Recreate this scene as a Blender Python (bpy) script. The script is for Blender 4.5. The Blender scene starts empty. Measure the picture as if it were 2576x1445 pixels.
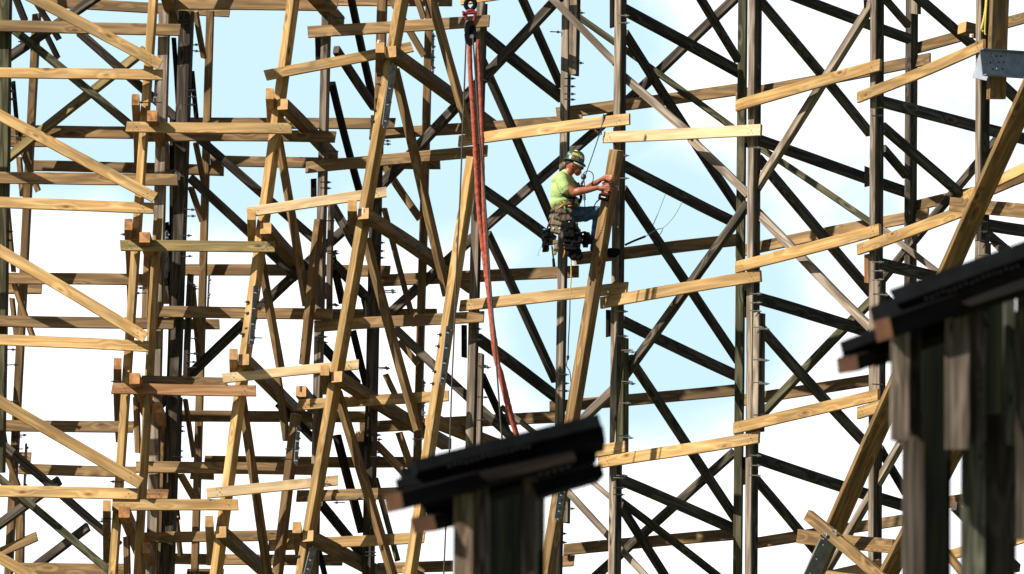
import bpy, bmesh, math, random
from mathutils import Vector, Matrix, noise
random.seed(7)
R = math.radians
S = bpy.context.scene
COL = S.collection
# ------------------------------------------------------------------ camera
PITCH, ROLL, FPX, BASE = 15.0, 0.9, 19700.0, 100.0      # FPX: focal length in units of a 2576 wide picture
cd = bpy.data.cameras.new('camera'); cam = bpy.data.objects.new('camera', cd); COL.objects.link(cam)
CAMP = Vector((0, 0, 1.7))
CM = Matrix.Translation(CAMP) @ Matrix.Rotation(R(90 + PITCH), 4, 'X') @ Matrix.Rotation(R(ROLL), 4, 'Z')
cam.matrix_world = CM
cd.sensor_width = 36; cd.lens = 36 * FPX / 2576; cd.clip_start = 1; cd.clip_end = 6000
cd.dof.use_dof = True; cd.dof.focus_distance = 98.0; cd.dof.aperture_fstop = 6.0
S.camera = cam
S.view_settings.view_transform = 'Standard'; S.view_settings.look = 'None'
S.view_settings.exposure = 0.5; S.view_settings.gamma = 1
CR = CM.to_3x3()
def ray(px, py): return CR @ Vector(((px - 1288) / FPX, (722.5 - py) / FPX, -1))
def at(px, py, dd): return CAMP + ray(px, py) * (BASE + dd)
# ------------------------------------------------------------------ sky and sun
SUN_EL, SUN_AZ = 33.0, 52.0            # azimuth: degrees to the left of straight behind the camera
W = bpy.data.worlds.new('World'); S.world = W; W.use_nodes = True
nt = W.node_tree; N = nt.nodes; Lk = nt.links; N.clear()
out = N.new('ShaderNodeOutputWorld'); bg = N.new('ShaderNodeBackground'); Lk.new(bg.outputs[0], out.inputs[0])
sunv = Vector((-math.sin(R(SUN_AZ)) * math.cos(R(SUN_EL)), -math.cos(R(SUN_AZ)) * math.cos(R(SUN_EL)), math.sin(R(SUN_EL))))
sky = N.new('ShaderNodeTexSky'); sky.sky_type = 'NISHITA'; sky.sun_disc = False
sky.sun_elevation = R(SUN_EL); sky.sun_rotation = math.atan2(sunv.x, sunv.y) % (2 * math.pi)
sky.air_density = 1.0; sky.dust_density = 0.6; sky.ozone_density = 1.2
bg.inputs[1].default_value = 0.05
tc = N.new('ShaderNodeTexCoord')
def wmath(op, a, b=None, clamp=False):
    n = N.new('ShaderNodeMath'); n.operation = op; n.use_clamp = clamp
    for i, v in enumerate((a, b)):
        if v is None: continue
        if isinstance(v, (int, float)): n.inputs[i].default_value = v
        else: Lk.new(v, n.inputs[i])
    return n.outputs[0]
def patch(px, py, rx):                       # soft round gap of blue sky around a direction
    d = ray(px, py).normalized()
    n = N.new('ShaderNodeVectorMath'); n.operation = 'DISTANCE'; Lk.new(tc.outputs['Generated'], n.inputs[0]); n.inputs[1].default_value = d
    m = N.new('ShaderNodeMapRange'); m.interpolation_type = 'SMOOTHSTEP'; Lk.new(n.outputs['Value'], m.inputs[0])
    m.inputs[1].default_value = rx / FPX * 0.45; m.inputs[2].default_value = rx / FPX * 1.15; m.inputs[3].default_value = 1; m.inputs[4].default_value = 0
    return m.outputs[0]
nz = N.new('ShaderNodeTexNoise'); nz.inputs['Scale'].default_value = 20; nz.inputs['Detail'].default_value = 7; nz.inputs['Roughness'].default_value = .62
mp = N.new('ShaderNodeMapping'); mp.inputs['Scale'].default_value = (1, 1, 1.6); Lk.new(tc.outputs['Generated'], mp.inputs[0]); Lk.new(mp.outputs[0], nz.inputs[0])
blue = wmath('MAXIMUM', patch(600, 20, 720), patch(1640, 740, 520))
blue = wmath('MAXIMUM', blue, patch(1250, 200, 620))
blue = wmath('MAXIMUM', blue, patch(100, 180, 420))
blue = wmath('MAXIMUM', blue, wmath('MULTIPLY', patch(2080, 560, 300), .55))
blue = wmath('MAXIMUM', blue, wmath('MULTIPLY', patch(2300, 250, 500), .35))
blue = wmath('MAXIMUM', blue, wmath('MULTIPLY', patch(1850, 150, 400), .5))
blue = wmath('ADD', blue, wmath('MULTIPLY', wmath('SUBTRACT', nz.outputs[0], .5), 1.5))
sepd = N.new('ShaderNodeSeparateXYZ'); Lk.new(tc.outputs['Generated'], sepd.inputs[0])
mr = N.new('ShaderNodeMapRange'); mr.interpolation_type = 'SMOOTHSTEP'; Lk.new(blue, mr.inputs[0])
mr.inputs[1].default_value = 0.12; mr.inputs[2].default_value = 0.85; mr.inputs[3].default_value = 1; mr.inputs[4].default_value = 0.0
# the bank of cloud stands low in the sky ahead; higher up and behind it breaks into clear sky
lo = N.new('ShaderNodeMapRange'); lo.interpolation_type = 'SMOOTHSTEP'; Lk.new(sepd.outputs[2], lo.inputs[0])
lo.inputs[1].default_value = .34; lo.inputs[2].default_value = .46; lo.inputs[3].default_value = 1; lo.inputs[4].default_value = 0.06
fw = N.new('ShaderNodeMapRange'); fw.interpolation_type = 'SMOOTHSTEP'; Lk.new(sepd.outputs[1], fw.inputs[0])
fw.inputs[1].default_value = .8; fw.inputs[2].default_value = .95; fw.inputs[3].default_value = 0.04; fw.inputs[4].default_value = 1
mask = wmath('MULTIPLY', wmath('MULTIPLY', mr.outputs[0], lo.outputs[0]), fw.outputs[0])
mx = N.new('ShaderNodeMix'); mx.data_type = 'RGBA'; Lk.new(mask, mx.inputs['Factor'])
tint = N.new('ShaderNodeMix'); tint.data_type = 'RGBA'; tint.blend_type = 'MULTIPLY'; tint.inputs['Factor'].default_value = 1
Lk.new(sky.outputs[0], tint.inputs['A']); tint.inputs['B'].default_value = (1.0, 1.0, 1.0, 1)
SKYTINT = tint
veil = N.new('ShaderNodeMix'); veil.data_type = 'RGBA'      # thin bright haze low in the sky ahead
Lk.new(wmath('MULTIPLY', wmath('MULTIPLY', lo.outputs[0], fw.outputs[0]), .93), veil.inputs['Factor'])
Lk.new(tint.outputs['Result'], veil.inputs['A']); veil.inputs['B'].default_value = (10.0, 13.8, 15.4, 1)
Lk.new(veil.outputs['Result'], mx.inputs['A']); mx.inputs['B'].default_value = (19, 19.3, 19.8, 1)
Lk.new(mx.outputs['Result'], bg.inputs[0])
sd = bpy.data.lights.new('sun', 'SUN'); sd.energy = 5.0; sd.angle = R(0.53); sd.color = (1, .93, .82)
sun = bpy.data.objects.new('sun', sd); COL.objects.link(sun); sun.rotation_euler = sunv.to_track_quat('Z', 'Y').to_euler()
sun.location = (-30, -30, 60)
# ------------------------------------------------------------------ materials
def newmat(name):
    m = bpy.data.materials.new(name); m.use_nodes = True
    return m, m.node_tree.nodes, m.node_tree.links, m.node_tree.nodes['Principled BSDF']
def flat(name, c, rough=.6, metal=0, var=.25, scale=30, bump=.15):
    m, n, l, p = newmat(name)
    p.inputs['Roughness'].default_value = rough; p.inputs['Metallic'].default_value = metal
    t = n.new('ShaderNodeTexCoord'); z = n.new('ShaderNodeTexNoise'); z.inputs['Scale'].default_value = scale; z.inputs['Detail'].default_value = 5
    l.new(t.outputs['Object'], z.inputs[0])
    r = n.new('ShaderNodeValToRGB'); r.color_ramp.elements[0].position = .3; r.color_ramp.elements[1].position = .7
    r.color_ramp.elements[0].color = (*[v * (1 - var) for v in c], 1); r.color_ramp.elements[1].color = (*[min(1, v * (1 + var)) for v in c], 1)
    l.new(z.outputs[0], r.inputs[0]); l.new(r.outputs[0], p.inputs['Base Color'])
    b = n.new('ShaderNodeBump'); b.inputs['Strength'].default_value = bump; b.inputs['Distance'].default_value = .004
    l.new(z.outputs[0], b.inputs['Height']); l.new(b.outputs[0], p.inputs['Normal'])
    return m
def wood(name, light, dark, knot, rough=.7, grain=1.0, stain=None, stain_amt=.0, bump=.4, scale=1.0, ks=1.0, ring=8):
    """sawn timber: grain runs along the object's local X"""
    m, n, l, p = newmat(name); p.inputs['Roughness'].default_value = rough
    p.inputs['Specular IOR Level'].default_value = .25
    t = n.new('ShaderNodeTexCoord'); oi = n.new('ShaderNodeObjectInfo')
    off = n.new('ShaderNodeVectorMath'); off.operation = 'SCALE'; off.inputs[0].default_value = (37, 53, 71); l.new(oi.outputs['Random'], off.inputs['Scale'])
    ad = n.new('ShaderNodeVectorMath'); ad.operation = 'ADD'; l.new(t.outputs['Object'], ad.inputs[0]); l.new(off.outputs[0], ad.inputs[1])
    def mapped(sc):
        q = n.new('ShaderNodeVectorMath'); q.operation = 'MULTIPLY'; q.inputs[1].default_value = sc; l.new(ad.outputs[0], q.inputs[0]); return q.outputs[0]
    # knots: sparse cells, used to bend the grain and to darken
    v = n.new('ShaderNodeTexVoronoi'); v.inputs['Scale'].default_value = 1; l.new(mapped((2.1 * ks, 5.5 * ks, 5.5 * ks)), v.inputs[0])
    kn = n.new('ShaderNodeMapRange'); l.new(v.outputs['Distance'], kn.inputs[0]); kn.inputs[1].default_value = .05; kn.inputs[2].default_value = .16; kn.inputs[3].default_value = 1; kn.inputs[4].default_value = 0
    halo = n.new('ShaderNodeMapRange'); l.new(v.outputs['Distance'], halo.inputs[0]); halo.inputs[1].default_value = .05; halo.inputs[2].default_value = .4; halo.inputs[3].default_value = 1; halo.inputs[4].default_value = 0
    # growth rings: distorted bands across the board
    wv = n.new('ShaderNodeTexNoise'); wv.inputs['Scale'].default_value = 1.0; wv.inputs['Detail'].default_value = 1.5
    l.new(mapped((.55 * scale, 7 * scale, 7 * scale)), wv.inputs[0])
    rg = n.new('ShaderNodeMath'); rg.operation = 'MULTIPLY'; l.new(wv.outputs[0], rg.inputs[0]); rg.inputs[1].default_value = 34
    rh = n.new('ShaderNodeMath'); rh.operation = 'MULTIPLY_ADD'; l.new(halo.outputs[0], rh.inputs[0]); rh.inputs[1].default_value = ring; l.new(rg.outputs[0], rh.inputs[2])
    sn = n.new('ShaderNodeMath'); sn.operation = 'SINE'; l.new(rh.outputs[0], sn.inputs[0])
    s2 = n.new('ShaderNodeMath'); s2.operation = 'MULTIPLY_ADD'; l.new(sn.outputs[0], s2.inputs[0]); s2.inputs[1].default_value = .5; s2.inputs[2].default_value = .5
    fi = n.new('ShaderNodeTexNoise'); fi.inputs['Scale'].default_value = 1; fi.inputs['Detail'].default_value = 4; l.new(mapped((4, 130, 130)), fi.inputs[0])
    mixg = n.new('ShaderNodeMath'); mixg.operation = 'MULTIPLY_ADD'; l.new(fi.outputs[0], mixg.inputs[0]); mixg.inputs[1].default_value = .7
    h = n.new('ShaderNodeMath'); h.operation = 'MULTIPLY'; l.new(s2.outputs[0], h.inputs[0]); h.inputs[1].default_value = .55 * grain; l.new(h.outputs[0], mixg.inputs[2])
    mid = tuple((a + b) / 2 for a, b in zip(light, dark))
    r = n.new('ShaderNodeValToRGB'); e = r.color_ramp.elements
    e[0].position = .2; e[0].color = (*light, 1); e[1].position = .85; e[1].color = (*dark, 1); x = e.new(.5); x.color = (*mid, 1)
    l.new(mixg.outputs[0], r.inputs[0])
    # large scale patches of tone, and per piece tone
    bn = n.new('ShaderNodeTexNoise'); bn.inputs['Scale'].default_value = 1; bn.inputs['Detail'].default_value = 3; l.new(mapped((1.3, 9, 9)), bn.inputs[0])
    pt = n.new('ShaderNodeMapRange'); l.new(bn.outputs[0], pt.inputs[0]); pt.inputs[1].default_value = .3; pt.inputs[2].default_value = .7; pt.inputs[3].default_value = .62; pt.inputs[4].default_value = 1.18
    rp = n.new('ShaderNodeMapRange'); l.new(oi.outputs['Random'], rp.inputs[0]); rp.inputs[3].default_value = .76; rp.inputs[4].default_value = 1.22
    pm = n.new('ShaderNodeMath'); pm.operation = 'MULTIPLY'; l.new(pt.outputs[0], pm.inputs[0]); l.new(rp.outputs[0], pm.inputs[1])
    sc = n.new('ShaderNodeVectorMath'); sc.operation = 'SCALE'; l.new(r.outputs[0], sc.inputs[0]); l.new(pm.outputs[0], sc.inputs['Scale'])
    cur = sc.outputs[0]
    if stain:
        sn2 = n.new('ShaderNodeTexNoise'); sn2.inputs['Scale'].default_value = 1; sn2.inputs['Detail'].default_value = 5; l.new(mapped((.9, 16, 16)), sn2.inputs[0])
        sm = n.new('ShaderNodeMapRange'); l.new(sn2.outputs[0], sm.inputs[0]); sm.inputs[1].default_value = .52; sm.inputs[2].default_value = .68; sm.inputs[3].default_value = 0; sm.inputs[4].default_value = stain_amt
        mm = n.new('ShaderNodeMix'); mm.data_type = 'RGBA'; l.new(sm.outputs[0], mm.inputs['Factor']); l.new(cur, mm.inputs['A']); mm.inputs['B'].default_value = (*stain, 1)
        cur = mm.outputs['Result']
    mk = n.new('ShaderNodeMix'); mk.data_type = 'RGBA'; l.new(kn.outputs[0], mk.inputs['Factor']); l.new(cur, mk.inputs['A']); mk.inputs['B'].default_value = (*knot, 1)
    l.new(mk.outputs['Result'], p.inputs['Base Color'])
    b = n.new('ShaderNodeBump'); b.inputs['Strength'].default_value = bump; b.inputs['Distance'].default_value = .004
    l.new(mixg.outputs[0], b.inputs['Height']); l.new(b.outputs[0], p.inputs['Normal'])
    return m
M = {}
M['new'] = wood('fresh_pine', (.62, .405, .17), (.42, .245, .085), (.15, .06, .02), .62, stain=(.19, .155, .09), stain_amt=.6)
M['pale'] = wood('pale_pine', (.88, .68, .41), (.70, .49, .25), (.28, .11, .035), .6, grain=.7, stain=(.66, .36, .17), stain_amt=.4)
M['tan'] = wood('dulled_pine', (.34, .212, .092), (.175, .102, .041), (.09, .04, .016), .7, stain=(.10, .085, .05), stain_amt=.6)
M['red'] = wood('reddish_pine', (.42, .225, .10), (.26, .12, .048), (.14, .045, .015), .65, stain=(.46, .29, .12), stain_amt=.5)
M['olive'] = wood('greenish_pine', (.35, .26, .105), (.19, .135, .05), (.06, .045, .02), .7, stain=(.13, .12, .06), stain_amt=.6)
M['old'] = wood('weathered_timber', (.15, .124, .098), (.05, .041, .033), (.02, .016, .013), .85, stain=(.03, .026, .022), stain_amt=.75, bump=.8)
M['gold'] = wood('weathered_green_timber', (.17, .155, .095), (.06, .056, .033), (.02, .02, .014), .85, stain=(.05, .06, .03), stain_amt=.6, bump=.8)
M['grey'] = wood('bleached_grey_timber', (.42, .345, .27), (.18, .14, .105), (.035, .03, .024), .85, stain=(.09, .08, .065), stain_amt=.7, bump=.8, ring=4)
M['pole'] = wood('grey_green_timber', (.24, .24, .185), (.09, .09, .065), (.02, .02, .016), .85, stain=(.04, .04, .03), stain_amt=.8, bump=.8, scale=2.2, ks=2.6, ring=3)
M['plank'] = wood('stained_grey_plank', (.235, .19, .155), (.085, .066, .052), (.015, .012, .01), .9, stain=(.025, .02, .016), stain_amt=.9, bump=.8, scale=2.2, ks=2.6, ring=3)
M['wornp'] = wood('worn_brown_plank', (.36, .27, .19), (.14, .10, .07), (.02, .015, .01), .9, stain=(.05, .03, .02), stain_amt=.9, bump=.8, scale=2.2, ks=2.6, ring=3)
M['shadefill'] = wood('shade_black_green_timber', (.008, .011, .007), (.003, .004, .003), (.002, .002, .002), .95, stain=(.02, .026, .008), stain_amt=.5)  # dark green timber, its colour blackened to stand for shade between near posts
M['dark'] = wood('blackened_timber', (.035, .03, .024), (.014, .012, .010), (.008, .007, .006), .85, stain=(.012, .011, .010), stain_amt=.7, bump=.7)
M['brown'] = wood('shade_dark_brown_timber', (.013, .010, .009), (.005, .004, .004), (.02, .01, .006), .75, stain=(.03, .02, .014), stain_amt=.7)  # brown timber, colour taken near black in place of shade on track fascia
M['end'] = flat('orange_end_grain', (.42, .185, .06), .7, 0, .6, 14)
M['endp'] = flat('pine_end_grain', (.50, .28, .10), .7, 0, .25, 14)
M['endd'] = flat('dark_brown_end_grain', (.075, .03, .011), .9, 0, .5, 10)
M['endo'] = flat('grey_end_grain', (.07, .055, .042), .85, 0, .3, 14)
M['steel'] = flat('galvanised_steel', (.24, .27, .315), .5, .35, .2, 9)
M['dsteel'] = flat('dark_steel', (.07, .07, .075), .45, .7, .3, 40)
M['boltm'] = flat('zinc_bolt', (.42, .40, .36), .4, .8, .2, 60)
M['redp2'] = flat('red_painted_steel', (.22, .02, .02), .5, .1, .4, 40)
M['nail'] = flat('nail_hole', (.035, .02, .012), .8, 0, .1, 60)
M['white'] = flat('white_paper', (.8, .8, .78), .6, 0, .05)
M['redp'] = flat('red_print', (.6, .03, .03), .6, 0, .1)
M['sling'] = flat('red_sling_sleeve', (.38, .085, .05), .85, 0, .4, 26, 1.0)
M['wire'] = flat('wire_rope', (.085, .085, .08), .6, .4, .5, 120)
M['black'] = flat('black_rubber', (.006, .006, .007), .85, 0, .3, 30)
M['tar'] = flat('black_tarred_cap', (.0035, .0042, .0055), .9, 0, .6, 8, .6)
M['skin'] = flat('tanned_skin', (.36, .12, .065), .5, 0, .15, 25)
M['hair'] = flat('dark_hair', (.03, .015, .01), .7, 0, .3, 90)
M['shirt'] = flat('lime_shirt_cloth', (.40, .55, .20), .85, 0, .08, 12, .3)
M['jeans'] = flat('blue_denim', (.055, .12, .22), .85, 0, .4, 16, .5)
M['helmet'] = flat('green_hard_hat_shell', (.012, .085, .045), .35, 0, .35, 22)
M['brim'] = flat('scuffed_brown_brim', (.07, .05, .04), .5, 0, .5, 40)
M['yellow'] = flat('yellow_print', (.75, .50, .06), .5, 0, .15)
M['lens'] = flat('dark_green_lens', (.01, .03, .03), .12, 0, .1)
M['wplast'] = flat('white_plastic', (.75, .77, .8), .35, 0, .05)
M['leather'] = flat('brown_leather', (.11, .075, .045), .65, 0, .45, 24, .6)
M['canvas'] = flat('olive_canvas', (.20, .17, .10), .8, 0, .35, 20, .5)
M['strapo'] = flat('orange_webbing', (.65, .25, .03), .7, 0, .2)
M['strapb'] = flat('blue_plastic', (.02, .22, .65), .4, 0, .1)
M['strapg'] = flat('green_webbing', (.05, .4, .12), .6, 0, .1)
M['ropey'] = flat('yellow_rope_fibre', (.60, .48, .12), .8, 0, .3, 90)
M['cord'] = flat('pale_blue_cord', (.25, .33, .50), .5, 0, .1)
M['drillr'] = flat('red_tool_plastic', (.16, .01, .01), .5, 0, .15)
for k_ in ('tar', 'black'): M[k_].node_tree.nodes['Principled BSDF'].inputs['Specular IOR Level'].default_value = .12
for k_ in ('brown', 'dark', 'old', 'gold', 'grey', 'shadefill', 'plank', 'pole'): M[k_].node_tree.nodes['Principled BSDF'].inputs['Specular IOR Level'].default_value = .1
M['ground'] = flat('dry_grass_ground', (.09, .10, .045), .95, 0, .4, .4, .3)
# ------------------------------------------------------------------ helpers
def link(name, me, parent=None, mw=None):
    o = bpy.data.objects.new(name, me); COL.objects.link(o)
    if parent is not None:
        o.parent = parent; o.matrix_parent_inverse = parent_inv(parent)
    if mw is not None: o.matrix_basis = mw
    return o
PW = {}
def parent_inv(p):
    m = PW.get(p.name)
    return m.inverted() if m is not None else p.matrix_basis.inverted()
def thing(key, name, label, cat, loc, group=None):
    o = bpy.data.objects.new(name, None); COL.objects.link(o); o.location = loc
    o.empty_display_size = .3
    PW[o.name] = Matrix.Translation(loc)
    o['label'] = label; o['category'] = cat
    if group: o['group'] = group
    T[key] = o
    return o
T = {}
def tagit(o, label, cat, group=None, kind=None):
    if label: o['label'] = label
    if cat: o['category'] = cat
    if group: o['group'] = group
    if kind: o['kind'] = kind
    return o
KN = [(-300, .9), (400, .3), (815, 0), (1190, -.5), (1555, -1.6), (1880, -3.0), (2200, -5.0), (2480, -7.5), (2900, -11.2)]
def D(x):
    for (x0, y0), (x1, y1) in zip(KN, KN[1:]):
        if x <= x1: return y0 + (y1 - y0) * (x - x0) / (x1 - x0)
    return KN[-1][1]
def frame_for(p1, p2, yaw=None):
    a = (p2 - p1).normalized()
    if yaw is None: n = a.cross(Vector((0, 0, 1)))
    else: n = Vector((-math.sin(R(yaw)), -math.cos(R(yaw)), 0))
    n = (n - a * n.dot(a)).normalized()
    if n.y > 0 and yaw is None: n = -n
    w = a.cross(n)
    return Matrix((a, w, n)).transposed().to_4x4()
def timber(name, p1, p2, Wm, Tm, mat, parent=None, yaw=None, endmat=None, nails=False, warp=1.0, holes=()):
    """a sawn piece from p1 to p2: local X along it, Wm across, Tm thick"""
    Ln = (p2 - p1).length
    fm = frame_for(p1, p2, yaw); mw = Matrix.Translation((p1 + p2) / 2) @ fm
    n = max(2, min(22, int(Ln / .35)))
    me = bpy.data.meshes.new(name); bm = bmesh.new()
    sx = random.uniform(0, 99); bow = random.uniform(-1, 1) * .004 * min(Ln, 4) * warp; bow2 = random.uniform(-1, 1) * .004 * min(Ln, 4) * warp
    rings = []
    c = min(.005, Tm * .12)
    for i in range(n + 1):
        u = i / n; x = (u - .5) * Ln
        k = 4 * u * (1 - u)
        oy = bow * k + noise.noise(Vector((x * .9, sx, 0))) * .006 * warp; oz = bow2 * k + noise.noise(Vector((x * .9, 0, sx))) * .005 * warp
        gr = 1 + noise.noise(Vector((x * 2, sx, sx))) * .03
        hy, hz = Wm / 2 * gr, Tm / 2
        ex = 0
        pts = [(-hy + c, -hz), (hy - c, -hz), (hy, -hz + c), (hy, hz - c), (hy - c, hz), (-hy + c, hz), (-hy, hz - c), (-hy, -hz + c)]
        sk = random.uniform(-.01, .01) if i in (0, n) else 0
        rings.append([bm.verts.new((x + sk * (py / max(hy, .01)), py + oy, pz + oz)) for py, pz in pts])
    for i in range(n):
        for j in range(8):
            bm.faces.new((rings[i][j], rings[i][(j + 1) % 8], rings[i + 1][(j + 1) % 8], rings[i + 1][j]))
    f1 = bm.faces.new(rings[0][::-1]); f2 = bm.faces.new(rings[-1]); f1.material_index = f2.material_index = 1
    if nails:
        for sgn in (-1, 1):
            cx = sgn * (Ln / 2 - .11 - random.uniform(0, .05))
            for dx, dy in ((-.03, -.3), (.03, -.33), (-.035, .3), (.03, .28), (0, 0), (.01, .05)):
                r = .0055; zt = Tm / 2 + .004
                q = [bm.verts.new((cx + dx + r * math.cos(t * math.pi / 3), dy * Wm + r * math.sin(t * math.pi / 3), zt)) for t in range(6)]
                f = bm.faces.new(q); f.material_index = 2
    bmesh.ops.recalc_face_normals(bm, faces=[f for f in bm.faces if f.material_index < 2])
    bm.to_mesh(me); bm.free()
    for mm in (M[mat], M[endmat or {'old': 'endo', 'gold': 'endo', 'grey': 'endo', 'dark': 'endo'}.get(mat, 'endp')], M['nail']): me.materials.append(mm)
    return link(name, me, parent, mw)
def box_bm(bm, c, s, rot=None, bev=0, mi=0):
    m = Matrix.Translation(c) @ (rot.to_4x4() if rot is not None else Matrix()) @ Matrix.Diagonal((*s, 1))
    g = bmesh.ops.create_cube(bm, size=1, matrix=m)
    vs = g['verts']; fs = {f for v in vs for f in v.link_faces}
    for f in fs: f.material_index = mi
    if bev:
        es = list({e for v in vs for e in v.link_edges}); bmesh.ops.bevel(bm, geom=es, offset=bev, segments=2, affect='EDGES')
def cyl_bm(bm, p1, p2, r1, r2=None, seg=10, mi=0):
    r2 = r1 if r2 is None else r2
    d = (p2 - p1); q = d.to_track_quat('Z', 'Y').to_matrix().to_4x4()
    g = bmesh.ops.create_cone(bm, cap_ends=True, segments=seg, radius1=r1, radius2=r2, depth=d.length, matrix=Matrix.Translation((p1 + p2) / 2) @ q)
    for f in {f for v in g['verts'] for f in v.link_faces}: f.material_index = mi
def obj(name, bm, mats, parent=None, smooth=False, origin=None):
    me = bpy.data.meshes.new(name)
    if smooth:
        for f in bm.faces: f.smooth = True
    if origin is None:
        origin = Vector((0, 0, 0))
        for v in bm.verts: origin += v.co
        origin /= max(1, len(bm.verts))
    bmesh.ops.translate(bm, verts=bm.verts, vec=-origin)
    bm.to_mesh(me); bm.free()
    for m in (mats if isinstance(mats, (list, tuple)) else [mats]): me.materials.append(M[m] if isinstance(m, str) else m)
    return link(name, me, parent, Matrix.Translation(origin))
def tube_bm(bm, pts, r, seg=8, mi=0, twist=0, lump=0):
    rings = []
    for i, p in enumerate(pts):
        a = pts[min(i + 1, len(pts) - 1)] - pts[max(i - 1, 0)]; a.normalize()
        u = a.cross(Vector((0, 1, .01))).normalized(); v = a.cross(u)
        rr = (r[i] if isinstance(r, (list, tuple)) else r) * (1 + lump * noise.noise(p * 9))
        rings.append([bm.verts.new(p + (u * math.cos(t) + v * math.sin(t)) * rr) for t in [2 * math.pi * j / seg for j in range(seg)]])
    for i in range(len(rings) - 1):
        for j in range(seg):
            f = bm.faces.new((rings[i][j], rings[i][(j + 1) % seg], rings[i + 1][(j + 1) % seg], rings[i + 1][j])); f.material_index = mi; f.smooth = True
    bm.faces.new(rings[0][::-1]).material_index = mi; bm.faces.new(rings[-1]).material_index = mi
def smoothline(pts, k=6):
    o = []
    for i in range(len(pts) - 1):
        p0 = pts[max(i - 1, 0)]; p1 = pts[i]; p2 = pts[i + 1]; p3 = pts[min(i + 2, len(pts) - 1)]
        for j in range(k):
            t = j / k
            o.append(.5 * ((2 * p1) + (p2 - p0) * t + (2 * p0 - 5 * p1 + 4 * p2 - p3) * t * t + (3 * p1 - p0 - 3 * p2 + p3) * t ** 3))
    return o + [pts[-1]]
# ------------------------------------------------------------------ the ground
bm = bmesh.new(); bmesh.ops.create_grid(bm, x_segments=8, y_segments=8, size=3000)
g = obj('ground', bm, 'ground', origin=Vector((0, 0, 0))); tagit(g, None, None, kind='structure')
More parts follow.
